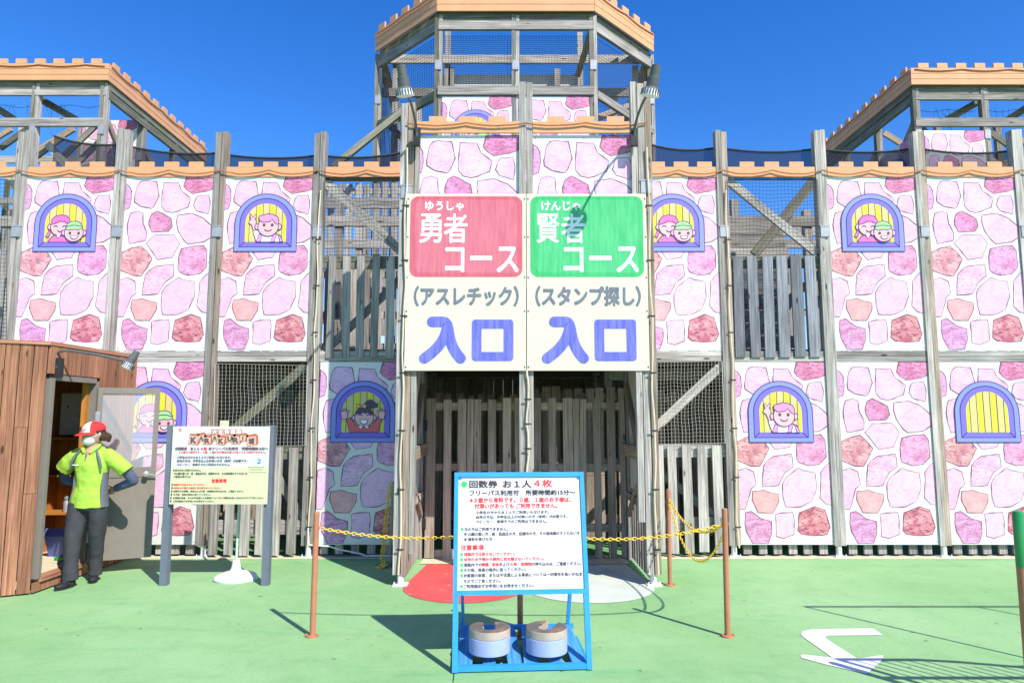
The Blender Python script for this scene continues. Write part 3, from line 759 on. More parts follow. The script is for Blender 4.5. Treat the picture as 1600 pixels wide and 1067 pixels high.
# ------------------------------------------------------------------ inside of the maze: fences in several rows
def fence_row(x0, x1, Y, z0, z1, step, w, label, mat='wood', rails=True, gap=(), name='maze_fence'):
    t = empty(name, ((x0+x1)/2, Y, z0), label, 'fence', 'slatted fences inside the wooden maze')
    n = int((x1-x0)/step)
    for i in range(n+1):
        x = x0+i*step+random.uniform(-.012, .012)
        if any(a < x < b for a, b in gap): continue
        board('slat', t, (x, Y, z0), (x+random.uniform(-.006, .006), Y, z1+random.uniform(-.02, .02)), w, .028, M[mat])
    for z in (z0+.25, z1-.12, (z0+z1)/2): board('rail', t, (x0-.05, Y+.04, z), (x1+.05, Y+.04, z), .10, .04, M[mat], up=(0, 1, 0))
    return t
fence_row(-4.7, -2.5, 9.15, .03, 1.95, .155, .10, 'shadowy slatted fence behind the white net left of the blue arched window', 'wood_b')
fence_row(-1.0, .1, 9.2, .03, 1.9, .145, .09, 'dark slatted fence behind the gate with red floor paint', 'wood_b')
fence_row(.3, 1.6, 9.0, .03, 1.98, .145, .11, 'dark slatted fence behind the gate with white floor paint', 'wood_b')
fence_row(1.7, 3.6, 9.15, .03, 1.95, .155, .10, 'shadowy slatted fence behind the white net right of the porch', 'wood_b')
fence_row(-3.6, -1.2, 9.4, 2.32, 3.72, .17, .11, 'sunlit slatted fence behind the dark net left of the red sign', 'wood')
fence_row(-3.9, -1.0, 10.9, 2.9, 5.45, .15, .10, 'tall slatted fence farthest back left of the red sign', 'wood')
fence_row(3.9, 6.9, 11.0, 2.32, 4.3, .17, .11, 'slatted fence far back behind the right open bay', 'wood')
frame = empty('maze_timber_frame', (0, 10.3, 0), 'grey timber posts, beams and braces standing inside the maze behind the nets', 'timber frame')
for x in (-7.0, -5.9, -4.7, -3.5, -2.4, -1.2, 1.3, 2.5, 3.1, 4.1, 4.9, 6.0, 7.1):
    for Y in (9.12, 10.35, 11.6): 
        board('post', frame, (x, Y+.05, 0), (x, Y+.05, random.choice([4.3, 4.45, 4.6])), .10, .10, M['wood'])
for Y in (9.12, 10.35, 11.6):
    for z in (2.15, 4.28):
        for a, b in ((-7.1, -1.2), (1.3, 7.2)): board('beam', frame, (a, Y, z), (b, Y, z), .14, .05, M['wood'], up=(0, 1, 0))
brace(frame, (1282, 270), (1178, 398), 9.0, .13, 'wood_g')
hrail(frame, 500, 630, 310, 326, 9.4, 'wood'); hrail(frame, 1135, 1290, 352, 368, 9.9, 'wood')
brace(frame, (1200, 330), (1212, 420), 9.6, .10, 'wood_d')
# plank wall seen through the right opening
t = empty('plank_wall', (3.4, 9.0, 2.3), 'wall of wide pale horizontal planks seen through the net of the right open bay', 'plank wall')
for i in range(11):
    z = 2.42+i*.172
    board('plank', t, (2.75, 9.0, z), (3.78+random.uniform(-.12, .06)-max(0, i-6)*.03, 9.0, z), .162, .022, M['wood'], up=(0, 1, 0))
t = empty('plank_wall', (-2.0, 10.0, .0), 'dark plank wall at the back of the ground storey of the maze', 'plank wall')
for i in range(88):
    x = -7.0+i*.165
    board('plank', t, (x, 11.75, .006), (x, 11.75, 2.268), .164, .022, M['wood_b'])

# ------------------------------------------------------------------ towers
def tower_trim(parent, A, B, zb, h, zm, nm, e0=.02, e1=.02):
    """three stacked orange boards between two ground points A, B, with merlons"""
    A, B = Vector((*A, 0)), Vector((*B, 0)); d = (B-A).normalized(); n = Vector((d.y, -d.x, 0))
    for i in range(3):
        z = zb+h*(i+.5)/3
        o = board('trim_board', parent, A-d*e0+n*(.045+.004*i)+Vector((0, 0, z)), B+d*e1+n*(.045+.004*i)+Vector((0, 0, z)), h/3-.006, .03, M['orange'], up=n)
    L = (B-A).length
    for i in range(nm):
        p = A+d*L*(i+.5)/nm+n*.049
        board('merlon', parent, p-d*.09+Vector((0, 0, zb+h+zm/2)), p+d*.09+Vector((0, 0, zb+h+zm/2)), zm-.004, .03, M['orange'], up=n)
    mb = MB(); pts = []
    for i in range(nm*4+1): 
        t = i/(nm*4); pts.append(A.lerp(B, t)+n*.080+Vector((0, 0, zb+h-.03-.03*abs(math.sin(t*math.pi*nm/2.5)))))
    mb.tube(pts, .009, 5); mb.build('rope_light', M['ropel'], parent)
def tbeam(parent, A, B, z, w=.14, mat='wood_g', d=.06, off=0):
    A, B = Vector((*A, z)), Vector((*B, z)); dd = (B-A).normalized(); n = Vector((dd.y, -dd.x, 0))
    board('beam', parent, A-n*off, B-n*off, w, d, M[mat], up=n)
def tpost(parent, x, y, z0_, z1, mat='wood_g'):
    board('post', parent, (x-.032, y, z0_), (x-.032, y, z1), .058, .10, M[mat]); board('post_board', parent, (x+.033, y+.01, z0_), (x+.033, y+.01, z1-.01), .058, .10, M['wood'])
    mb = MB(); zb = z1-.85; mb.box(x-.05, x+.05, y-.06, y+.05, zb-.08, zb+.08); mb.build('metal_band', M['steel'], parent, (x, y, zb))
tw = empty('castle_tower', (.06, 10.2, 0), 'tallest timber tower with chamfered orange crenellated top above the two entrance signs', 'tower', 'castle towers')
Ya, Yb = 10.16, 11.34; ZB = 8.0
C = [(-2.36, Yb), (-1.17, Ya), (1.29, Ya), (2.45, Yb)]
for a, b, nm in ((C[0], C[1], 5), (C[1], C[2], 7), (C[2], C[3], 5)):
    tower_trim(tw, a, b, ZB, .34, .11, nm)
    tbeam(tw, a, b, ZB-.04, .18, off=.05); tbeam(tw, a, b, ZB-.205, .14, 'wood', off=.02)
for x, y in C: tpost(tw, x, y+.05, 2.3 if y == Ya else 2.3, ZB-.02)
tpost(tw, .055, Ya+.05, 2.3, ZB-.02)
zb1, zb2 = Z(140, Ya), Z(149, Ya)
tbeam(tw, C[1], C[2], (zb1+zb2)/2+.02, .14, 'wood')
for k, (xa, xb) in enumerate(((C[1][0]+.07, 0.0), (.11, C[2][0]-.07))):
    wall_panel(tw, (xa+xb)/2, Z(151, Ya), Z(151, Ya)-1.5, Ya, xb-xa, 'pair' if k == 0 else None, fullh=2.1, clip=.714)
# rear frame
for z0_, z1_ in ((87, 100), (140, 151)):
    z = (Z(z0_, Yb+.1)+Z(z1_, Yb+.1))/2; tbeam(tw, (-2.4, Yb+.1), (2.5, Yb+.1), z, .15, 'wood')
for px, yt in ((699, 50), (907, 53), (871, 110), (618, 96), (993, 105), (655, 150), (960, 150), (705, 108)):
    x = X(px, Yb+.16, 7.5); board('post', tw, (x, Yb+.18, 2.3), (x, Yb+.18, Z(yt, Yb+.18)), .10, .10, M['wood'])
mb = MB(); z1_ = Z(117, Yb+.3); z0_ = Z(136, Yb+.3)
mb.box(X(690, Yb+.3, 7.4), X(912, Yb+.3, 7.4), Yb+.3, Yb+.32, z0_, z1_); o = mb.build('rear_panel', M['white'], tw)
def tb3(a, Yx, b, Yy, w, mat='wood_g'): board('brace', tw, P(*a, Yx), P(*b, Yy), w, .07, M[mat], up=(0, 1, 0))
tb3((592, 196), Yb, (684, 148), Ya+.08, .14); tb3((1020, 205), Yb, (932, 148), Ya+.08, .12, 'wood')
tb3((598, 92), Yb, (622, 190), 12.3, .13, 'wood_b'); tb3((1010, 98), Yb, (975, 190), 12.3, .13, 'wood_b'); tb3((925, 45), Ya+.1, (903, 118), Yb, .09, 'wood_b')
tb3((520, 262), 10.2, (640, 165), 10.6, .10); tb3((600, 190), 11.9, (680, 262), 10.6, .10, 'wood_g'); tb3((930, 186), 10.6, (1000, 160), 11.6, .09, 'wood_b')
tbeam(tw, (-2.36, Yb), (-2.36, 13.2), ZB-.2, .14, 'wood_g'); tbeam(tw, (2.45, Yb), (2.45, 13.2), ZB-.2, .14, 'wood_g')
tpost(tw, -2.36, 13.2, 2.3, ZB); tpost(tw, 2.45, 13.2, 2.3, ZB)
def tnet(A, B, z0_, z1_, nx, nz): net(tw, (*A, z1_), (*B, z1_), (*B, z0_), (*A, z0_), nx, nz, M['netd'], r=.0028, bulge=.03)
tnet((C[1][0]+.06, Ya+.1), (.02, Ya+.1), zb1+.05, ZB-.33, 24, 26); tnet((.12, Ya+.1), (C[2][0]-.06, Ya+.1), zb1+.05, ZB-.33, 24, 26)
tnet((C[0][0]+.03, Yb+.06), (C[1][0]-.03, Ya+.12), 5.9, ZB-.33, 32, 36); tnet((C[2][0]+.03, Ya+.12), (C[3][0]-.03, Yb+.06), 5.9, ZB-.33, 32, 36)
net(tw, (-2.32, Yb+.1, 7.9), (-2.32, 13, 7.9), (-2.32, 13, 5), (-2.32, Yb+.1, 5), 26, 44, M['netd'], r=.0028)
def side_tower(sg, label, xa, Yt, ztr, xpost, pan):
    """rectangular tower whose outer part runs out of the frame; xa = its inner face, sg = -1 left, +1 right"""
    t = empty('castle_tower', (xa+sg*1.8, Yt+1.8, 0), label, 'tower', 'castle towers')
    x2 = xa+sg*3.6; Yk = Yt+3.7
    A, B = ((x2, Yt), (xa, Yt)) if sg < 0 else ((xa, Yt), (x2, Yt))
    tower_trim(t, A, B, ztr, .30, .09, 11, .062, .062)
    if sg < 0: tower_trim(t, (xa, Yt), (xa, Yk), ztr+.001, .30, .09, 11, .026, .02)
    else: tower_trim(t, (xa, Yk), (xa, Yt), ztr+.001, .30, .09, 11, .02, .026)
    tbeam(t, A, B, ztr-.045, .18, 'wood_g', off=.05)
    tbeam(t, A, B, ztr-.19, .10, 'wood', off=.03)
    for z in (ztr-.045, ztr-.215): tbeam(t, (xa, Yt+.05), (xa, Yk), z, .14, 'wood_g')
    for i in range(4):
        x = xa+sg*(.04+1.19*i); tpost(t, x, Yt+.05, 2.3, ztr-.02)
        (tpost(t, xa+sg*.04, Yt+1.2*i+.05, 2.3, ztr-.02) if 0 < i < 3 else None)
        tpost(t, x, Yk, 2.3, ztr+.1)
    zr = Z(184, Yt); zr2 = Z(198, Yt)
    tbeam(t, A, B, (zr+zr2)/2, .15, 'wood', off=.02)
    for i in range(3):
        xm = xa+sg*(.05+1.2*i)
        board('brace', t, (xm+sg*.1, Yt+1.25, ztr-.3), (xm+sg*1.15, Yt+1.25, ztr-1.0), .11, .05, M['wood_b'])
        board('brace', t, (xm, Yt+.3, ztr-2.2), (xm+sg*1.1, Yt+.3, ztr-1.0), .12, .05, M['wood'])
        board('brace', t, (xm+sg*.2, Yt+2.4, ztr-2.6), (xm+sg*1.1, Yt+2.4, ztr-1.3), .12, .05, M['wood'])
        board('brace', t, (xa+sg*.08, Yt+.1+1.2*i, ztr-.5), (xa+sg*.08, Yt+1.2+1.2*i, ztr-1.5), .10, .05, M['wood_b'], up=(1, 0, 0))
    for k in range(2):
        board('post', t, (xa+sg*(1.22+1.15*k), Yt+1.3, 2.3), (xa+sg*(1.22+1.15*k), Yt+1.3, ztr-.1), .11, .09, M['wood'])
    board('beam', t, (x2, Yt+1.3, ztr-.9), (xa, Yt+1.3, ztr-.9), .13, .05, M['wood']); board('beam', t, (x2, Yk, ztr-1.1), (xa, Yk, ztr-1.1), .13, .05, M['wood_b'])
    board('beam', t, (x2, Yk, ztr-1.9), (xa, Yk, ztr-1.9), .2, .05, M['orange'])
    for z in (ztr-1.55, ztr-2.1): board('rail', t, (x2, Yt+.12, z), (xa, Yt+.12, z), .11, .04, M['wood'])
    for i in range(16): 
        board('slat', t, (xa+sg*(.35+i*.2), Yt+2.3, ztr-2.4), (xa+sg*(.35+i*.2), Yt+2.3, ztr-.72-.1*(i % 3)), .11, .025, M['wood_g'])
    for a_, b_, w_, m_ in (((50, 148), (120, 188), .12, 'wood_g'), ((-20, 160), (24, 188), .12, 'wood_g'), ((98, 246), (150, 196), .10, 'wood'), ((118, 258), (166, 212), .10, 'wood'), ((0, 232), (52, 196), .10, 'wood_g'), ((40, 258), (100, 214), .08, 'wood_b')):
        q = (lambda p_: p_) if sg < 0 else (lambda p_: (1590-p_[0]+(0), p_[1]+5))
        brace(t, q(a_), q(b_), Yt+.35, w_, m_)
    for k in range(5): board('beam', t, (x2, Yt+2.6, ztr-2.3+k*.33), (xa+sg*.3, Yt+2.6, ztr-2.3+k*.33), .07, .04, M['wood_b'])
    # drooping strands of an old net below the trim
    rnd = random.Random(5+sg); mb = MB()
    for i in range(22):
        x = xa+sg*rnd.uniform(.1, 3.3); z = ztr-.31; p = Vector((x, Yt+.2, z)); pts = [p]
        for k in range(rnd.randint(3, 6)): p = p+Vector((rnd.uniform(-.06, .06), 0, -rnd.uniform(.05, .13))); pts.append(p)
        mb.tube(pts, .0028, 3)
    for i in range(3): 
        xa_, xb_ = xa+sg*(.1+1.2*i), xa+sg*(1.2+1.2*i)
        mb.tube([(xa_+(xb_-xa_)*k/10, Yt+.2, ztr-.33-.05*math.sin(k*.55)**2) for k in range(11)], .004, 4)
    mb.build('net_remnant', M['netd'], t)
    return t
t = side_tower(-1, 'left timber tower with orange crenellated rim running back behind the wall', -7.06, 11.2, Z(128, 11.2), None, None)
wall_panel(t, -7.7, Z(196, 12.4)+.1, Z(196, 12.4)-1.4, 12.4, 1.05, fullh=2.1, clip=.7)
t = side_tower(1, 'right timber tower with orange crenellated rim and a pink stone panel at its front', 6.98, 11.2, Z(135, 11.2), None, None)
wall_panel(t, X(1490, 11.2, 6.4), Z(205, 11.2), Z(205, 11.2)-1.5, 11.18, 1.04, fullh=2.1, clip=.714)
wall_panel(t, 7.03, Z(205, 11.2), Z(205, 11.2)-1.4, 11.95, 1.04, 'pair', fullh=2.1, clip=.667, rotz=-math.pi/2)

# ------------------------------------------------------------------ entrance signs
def big_sign(x0, x1, red, label):
    Y = YE-.068; z1, z0_ = Z(303, Y), Z(579, Y)
    s = empty('entrance_sign', ((x0+x1)/2, Y, z0_), label, 'sign', 'large entrance signs over the porch')
    T = Matrix.Translation((x0, Y, z0_)); w = x1-x0; h = z1-z0_
    mb = MB(T); mb.box(0, w, 0, .02, 0, h); mb.build('sign_board', M['yel'], s)
    c1, c2 = ('red', 'redl') if red else ('grn', 'grnl')
    mb = MB(T); mb.poly(rrect(.03*w, .97*w, .522*h, .985*h, .08), -.0015, 0); mb.poly(rrect(.075*w, .925*w, .545*h, .965*h, .06), -.0022, 1); mb.build('colour_field', [M[c1], M[c2]], s)
    mb = MB(T)
    J = (mb, 0)
    if red:
        text('ゆうしゃ', T, .155*w, .475*w, .903*h, .955*h, None, s, -.003, .026, join=J)
        text('勇', T, .11*w, .295*w, .718*h, .883*h, None, s, -.003, .012, join=J); text('者', T, .315*w, .51*w, .718*h, .883*h, None, s, -.003, .012, join=J)
        text('コース', T, .33*w, .935*w, .550*h, .692*h, None, s, -.003, .018, join=J)
        sub = '（アスレチック）'
    else:
        text('けんじゃ', T, .125*w, .445*w, .903*h, .955*h, None, s, -.003, .026, join=J)
        text('賢', T, .085*w, .27*w, .718*h, .883*h, None, s, -.003, .012, join=J); text('者', T, .29*w, .485*w, .718*h, .883*h, None, s, -.003, .012, join=J)
        text('コース', T, .31*w, .925*w, .550*h, .692*h, None, s, -.003, .018, join=J)
        sub = '（スタンプ探し）'
    tag(mb.build('printed_text', M['pw'], s), kind='stuff')
    mb = MB(T); text(sub, T, .075*w, .935*w, .360*h, .468*h, None, s, -.003, .040, join=(mb, 0)); tag(mb.build('printed_text', M['pg'], s), kind='stuff')
    # 入口 in heavy rounded strokes
    mb = MB(T); q = lambda a, b: (a*w, b*h)
    def bez(p0, p1, p2, p3, n=18): return [tuple((1-t)**3*p0[k]+3*(1-t)**2*t*p1[k]+3*(1-t)*t*t*p2[k]+t**3*p3[k] for k in (0, 1)) for t in [i/(n-1) for i in range(n)]]
    sw = .088*w
    mb.stroke([q(.225, .270), q(.30, .270)]+bez(q(.32, .270), q(.385, .262), q(.33, .16), q(.462, .068)), sw, -.003, 0, cap=True)
    mb.stroke(bez(q(.345, .225), q(.33, .16), q(.24, .10), q(.165, .068)), sw, -.0034, 0, cap=True)
    o_, i_ = rrect(.553*w, .895*w, .053*h, .283*h, .035), rrect(.633*w, .815*w, .103*h, .232*h, .004)
    n = len(o_); mb.add([(x, -.003, z) for x, z in o_]+[(x, -.003, z) for x, z in i_], [(i, (i+1) % n, (i+1) % n+n, i+n) for i in range(n)])
    tag(mb.build('printed_text', M['pb'], s), kind='stuff')
    mb = MB(T)
    for zz in (.02, .33, .52, .75, .97):
        for xx in (.012, .988): mb.lathe((xx*w, -.004, zz*h), [(.007, 0), (.007, .006)], 8, 0, (0, 1, 0))
    tag(mb.build('screws', M['dark'], s), kind='stuff')
ym = YE-.068
xs0, xs1, xs2 = X(634, ym, 3), X(822.5, ym, 3), X(1012, ym, 3)
big_sign(xs0, xs1-.004, True, 'sign with a red field and blue 入口 letters above the left gate')
big_sign(xs1+.004, xs2, False, 'sign with a green field and blue 入口 letters above the right gate')

# ------------------------------------------------------------------ lamps
def floodlight(name, base, bend, head, aim, label, hl=.26, hr=.055):
    t = empty(name, base, label, 'floodlight', 'floodlights on curved arms')
    base, head, aim = Vector(base), Vector(head), Vector(aim).normalized()
    mb = MB(); mb.box(base.x-.035, base.x+.035, base.y-.04, base.y+.01, base.z-.09, base.z+.09); mb.build('bracket', M['dark'], t)
    pts = [base+Vector((0, -.03, 0))]+[Vector(b) for b in bend]+[head]
    out = []
    for i in range(len(pts)-1):
        p0_, p1_, p2_, p3_ = pts[max(i-1, 0)], pts[i], pts[i+1], pts[min(i+2, len(pts)-1)]
        for k in range(6):
            u = k/6; out.append(.5*((2*p1_)+(p2_-p0_)*u+(2*p0_-5*p1_+4*p2_-p3_)*u*u+(3*p1_-p0_-3*p2_+p3_)*u**3))
    out.append(pts[-1])
    mb = MB(); mb.tube(out, .013, 8); mb.build('arm', M['lampgrey'], t)
    mb = MB(); mb.lathe(head-aim*hl*.75, [(hr*.75, 0), (hr*.78, hl*.38), (hr*.98, hl*.4), (hr, hl*.72), (hr*1.35, hl*.8)], 20, 0, aim); mb.build('lamp_housing', M['lampgrey'], t)
    mb = MB(); mb.lathe(head+aim*hl*.05, [(hr*1.38, 0), (hr*1.5, .055), (hr*1.3, .06)], 24, 0, aim)
    q = Vector((0, 0, 1)).rotation_difference(aim)
    for k in range(20):
        a = 2*math.pi*k/20; d = q @ Vector((math.cos(a), math.sin(a), 0)); c_ = head+aim*(hl*.05+.028)+d*hr*1.46
        mb.obox(c_, aim*.027, d*.006, aim.cross(d)*.004, 1)
    mb.build('ribbed_lens', [M['lens'], M['lampgrey']], t)
for bx, hp, lab in (((X(652, YE-.1, 4.4), YE-.11, 4.38), (632, 138), 'floodlight on a curved arm at the porch corner above the red sign'), ((X(990, YE-.1, 4.4), YE-.11, 4.38), (1018, 138), 'floodlight on a curved arm at the porch corner above the green sign')):
    hd = P(*hp, 5.78); b = Vector(bx)
    floodlight('floodlight', b, [b+Vector((0, -.10, .10)), b.lerp(hd, .5)+Vector((0, 0, .10))], hd+Vector((0, 0, .0)), Vector((.05 if hp[0] > 800 else -.02, .55, -.8)) if False else Vector((-.18 if hp[0] > 800 else .12, .30, -.9)), lab)
# porch wires next to the lamps
# ------------------------------------------------------------------ ticket booth
BX = -4.335; BY0, BY1 = 6.31, 7.78; BZ = 2.30
bo = empty('ticket_booth', (BX-.7, 7.0, 0), 'brown wooden staff booth with vertical planks and its door standing open', 'booth')
# front face slants to the left towards the camera
FD = Vector((-.83, -.42, 0)).normalized()
def plank(p0, p1, w, n): return board('plank', bo, p0, p1, w, .024, M['cedar'], up=n)
nF = Vector((FD.y, -FD.x, 0))
for i in range(12):
    c = Vector((BX-.012, BY0, 0))+FD*(.055+i*.108)
    zz = random.choice([0, .9, 1.5]) 
    if zz: plank(c+Vector((0, 0, .02)), c+Vector((0, 0, zz-.002)), .101, nF); plank(c+Vector((0, 0, zz+.002)), c+Vector((0, 0, BZ-.0)), .101, nF)
    else: plank(c+Vector((0, 0, .02)), c+Vector((0, 0, BZ)), .101, nF)
# return face with the doorway
DY0, DY1, DZ0, DZ1 = 6.40, 7.03, .13, 1.96
n_ = 13; wy = (BY1-BY0)/n_
for i in range(n_):
    y = BY0+wy*(i+.5)
    zlo = .02
    if y < DY1+.05: plank((BX, y, DZ1+.04), (BX, y, BZ), wy-.007, (1, 0, 0)); plank((BX, y, .02), (BX, y, DZ0-.03), wy-.007, (1, 0, 0))
    else: plank((BX, y, .02), (BX, y, BZ), wy-.007, (1, 0, 0))
mb = MB(); mb.box(BX-.05, BX+.02, DY0-.05, DY0-.01, DZ0, DZ1); mb.box(BX-.05, BX+.02, DY1+.0, DY1+.045, DZ0, DZ1); mb.box(BX-.05, BX+.02, DY0-.01, DY1, DZ1-.02, DZ1+.03)
mb.build('door_frame', M['doorp'], bo)
mb = MB(); mb.box(BX-.1, BX+.03, DY0-.02, DY1+.02, DZ0-.03, DZ0+.004); mb.build('threshold', M['cedar'], bo)
mb = MB(); mb.box(BX-1.35, BX-.10, BY0-.05, BY1, .06, .125); mb.build('floor', M['kerb'], bo)
mb = MB(); mb.extrude([(BX+.02, BY0-.02), (BX+.02, BY1), (BX-1.4, BY1), (BX-1.4, BY0-.7)], BZ-.035, BZ-.008); mb.build('roof', M['cedar'], bo)
mb = MB(); mb.box(BX-1.3, BX-1.26, BY0-.5, BY1, .12, BZ-.05); mb.box(BX-1.26, BX-.03, BY1-.04, BY1, .12, BZ-.05); mb.box(BX-.8, BX-.78, DY0+.25, BY1-.04, .125, BZ-.05)
mb.build('inner_wall', M['inwood'], bo)
mb = MB(); mb.box(BX-.42, BX-.40, BY1-.35, BY1-.05, .13, .55); mb.build('shelf_divider', M['inwood'], bo)
for z in (.56, .96, 1.36): mb = MB(); mb.box(BX-.775, BX-.03, BY1-.36, BY1-.045, z-.01, z+.01); mb.build('shelf', M['inwood'], bo)
board('inner_post', bo, (BX-.075, DY1-.02, .13), (BX-.075, DY1-.02, BZ-.06), .045, .05, M['inwood'])
# door leaf
H0 = Vector((BX+.03, DY1+.02, .14)); H1 = Vector((-3.79, 7.30, .14)); dv = (H1-H0); Ld = dv.length; dv.normalize()
T = Matrix.Translation(H0) @ Matrix.Rotation(math.atan2(dv.y, dv.x), 4, 'Z'); hd = 1.76
dl = bpy.data.objects.new('door', None)
mb = MB(T); mb.box(0, Ld, -.018, .018, 0, .10); mb.box(0, .045, -.018, .018, .10, hd); mb.box(Ld-.045, Ld, -.018, .018, .10, hd); mb.box(.045, Ld-.045, -.018, .018, hd-.06, hd); mb.box(.045, Ld-.045, -.018, .018, .83, .93); mb.box(.045, Ld-.045, -.010, .010, .10, .83)
door = mb.build('door', M['doorp'], bo, H0); door['label'] = 'taupe metal door with a glazed upper half, standing open'
mb = MB(T); mb.box(.045, Ld-.045, -.003, .003, .93, hd-.06); mb.build('pane', M['glass'], door)
mb = MB(T); mb.lathe((Ld-.09, -.02, .86), [(.028, 0), (.028, .008), (.012, .01), (.012, .04), (.028, .045), (.03, .065), (.012, .075)], 14, 0, (0, -1, 0)); mb.tube([(Ld-.09, -.06, .86), (Ld-.03, -.06, .85), (Ld+.01, -.05, .83)], .008, 6); mb.build('handle', M['steel'], door)
for z in (.25, 1.45): mb = MB(T); mb.box(-.012, .03, -.03, -.019, z-.06, z+.06); mb.lathe((-.008, -.026, z-.06), [(.009, 0), (.009, .12)], 8); mb.build('hinge', M['steel'], door)
# things in the booth
cb = empty('fuse_box', (BX-.45, BY1-.1, 1.42), 'pale grey metal cabinet hanging on the back wall inside the booth', 'cabinet')
mb = MB(); mb.box(BX-.70, BX-.26, BY1-.20, BY1-.045, 1.40, 1.86); mb.build('cabinet_body', M['grey'], cb)
mb = MB(); mb.box(BX-.68, BX-.28, BY1-.213, BY1-.202, 1.42, 1.84); mb.build('cabinet_door', M['grey'], cb)
mb = MB(); mb.box(BX-.52, BX-.36, BY1-.2155, BY1-.2145, 1.56, 1.66); mb.build('cabinet_label', M['paper'], cb)
mb = MB()
for k in range(4): mb.box(BX-.51, BX-.38-.02*k, BY1-.217, BY1-.216, 1.64-.018*k, 1.645-.018*k)
mb.box(BX-.62, BX-.60, BY1-.217, BY1-.214, 1.7, 1.72); mb.build('cabinet_print', M['dark'], cb)
for k, (x, lab) in enumerate(((BX-.40, 'steel flask nearest the doorway on the booth shelf'), (BX-.52, 'steel flask farther left on the booth shelf'))):
    mb = MB(); mb.lathe((x, BY1-.25, .57), [(.036, 0), (.038, .02), (.038, .11), (.03, .12), (.034, .125), (.034, .15), (.02, .165)], 18); tag(mb.build('steel_flask', M['steel'], None, (x, BY1-.25, .57)), lab, 'flask', 'steel flasks in the booth')
mb = MB(); mb.tube([(BX-.33, BY1-.30, .57), (BX-.33, BY1-.30, .93)], .008, 8); mb.tube([(BX-.39, BY1-.30, .93), (BX-.27, BY1-.30, .93)], .012, 8); mb.lathe((BX-.33, BY1-.30, .57), [(.05, 0), (.05, .01), (.01, .02)], 16); tag(mb.build('hand_counter_stand', M['steel'], None, (BX-.33, BY1-.3, .57)), 'thin chrome stand with a crossbar on the booth shelf', 'stand')
mb = MB(); mb.obox((BX-.42, BY1-.44, .27), (.16, 0, 0), (0, .012, .04), (0, -.05, .12)); tag(mb.build('blue_folder', paint('blue_plastic', (.10, .14, .42), .1, .4), None, (BX-.42, BY1-.44, .14)), 'blue plastic folder leaning below the shelf inside the booth', 'folder')
mb = MB(); mb.box(BX-.38, BX-.16, BY1-.62, BY1-.48, .126, .16); mb.tube([(BX-.27, BY1-.55, .16), (BX-.15, BY1-.40, .62)], .012, 8, 1); tag(mb.build('green_broom', [M['green'], M['kerb']], None, (BX-.27, BY1-.55, .126)), 'small broom with a green head standing on the booth floor', 'broom')
mb = MB(); mb.lathe((BX-.62, BY0+.45, .126), [(.055, 0), (.06, .02), (.06, .30), (.04, .36), (.02, .38)], 18); mb.tube([(BX-.62, BY0+.45, .50), (BX-.56, BY0+.40, .54), (BX-.53, BY0+.37, .42)], .012, 8, 1); tag(mb.build('fire_extinguisher', [M['capr'], M['dark']], None, (BX-.62, BY0+.45, .126)), 'red extinguisher standing just inside the booth door', 'extinguisher')
mb = MB(); mb.tube([(BX-.30, DY0+.03, .66), (BX-.27, DY0+.04, .60), (BX-.31, DY0+.05, .52), (BX-.28, DY0+.05, .40), (BX-.33, DY0+.06, .34)], [.02, .028, .03, .024, .012], 10); tag(mb.build('green_umbrella', paint('mint_fabric', (.03, .5, .25), .1, .6), None, (BX-.3, DY0+.04, .3)), 'folded green cloth hanging by the booth doorway', 'cloth')
# booth lamp
b = Vector((BX+.03, 6.42, 2.06))
floodlight('floodlight', b+Vector((0, 0, 0)), [P(84, 562, 6.40), P(98, 548, 6.40), P(150, 554, 6.42)], P(203, 566, 6.42), Vector((-.45, -.15, -.9)), 'floodlight on a long curved arm over the open booth door', .16, .038)

# ------------------------------------------------------------------ notice board with two posts
nb = empty('notice_board', (-2.83, 6.64, 0), 'white and yellow rules board between two slate grey posts by the staff member', 'notice board')
for a, b_ in ((255, 269.5), (414, 424.5)):
    board('post', nb, G(a, 915)+Vector((0, .02, 0)), P(b_, 664, 6.66), .068, .07, M['slate'])
T = Matrix.Translation(P(264, 787.5, 6.60)); zt = P(264, 666, 6.60).z; wN = P(415, 787, 6.60).x-P(262, 787, 6.60).x; hN = zt-P(264, 787.5, 6.60).z
mb = MB(T); mb.box(0, wN, 0, .012, 0, hN); mb.build('board', M['paper'], nb)
mb = MB(T); mb.poly([(.002, .002), (wN-.002, .002), (wN-.002, hN*.465), (.002, hN*.465)], -.001); mb.build('yellow_field', M['creamp'], nb)
u = lambda x: (x-115)/(1210-115)*wN if False else (x-130)/1090*wN
vv = lambda y: hN*(978-y)/(978-72)
mbk, mbr, mbw, mbb = MB(T), MB(T), MB(T), MB(T)
def L(s, x0, x1, ya, yb, mb, bold=.0): text(s, T, u(x0), u(x1), vv(yb), vv(ya), None, nb, -.004, bold+.034, join=(mb, 0))
L('◎回数券　お１人', 170, 440, 315, 350, mbk, .006); L('４枚', 455, 525, 315, 350, mbr, .01); L('◎フリーパス利用可　所要時間約15分～', 545, 1212, 315, 350, mbk, .006)
L('※３歳から有料です。０歳、１歳のお子様は付添いがあってもご利用できません。', 215, 1190, 362, 386, mbr)
L('小学生の方からお１人でご利用いただけます。', 195, 800, 420, 448, mbk); L('幼児の方は、中学生以上の付添いの方（有料）が必要です。', 195, 985, 460, 490, mbk); L('ベビーカー、車椅子でのご利用はできません。', 195, 795, 505, 532, mbk)
L('●次の方はご利用できません。', 160, 470, 572, 597, mbk); L('○心臓の悪い方、高・低血圧の方、妊娠中の方、その他体調のすぐれない方', 170, 990, 610, 636, mbk); L('○酒気を帯びた方', 170, 360, 648, 672, mbk)
L('注意事項', 595, 760, 685, 728, mbr, .012)
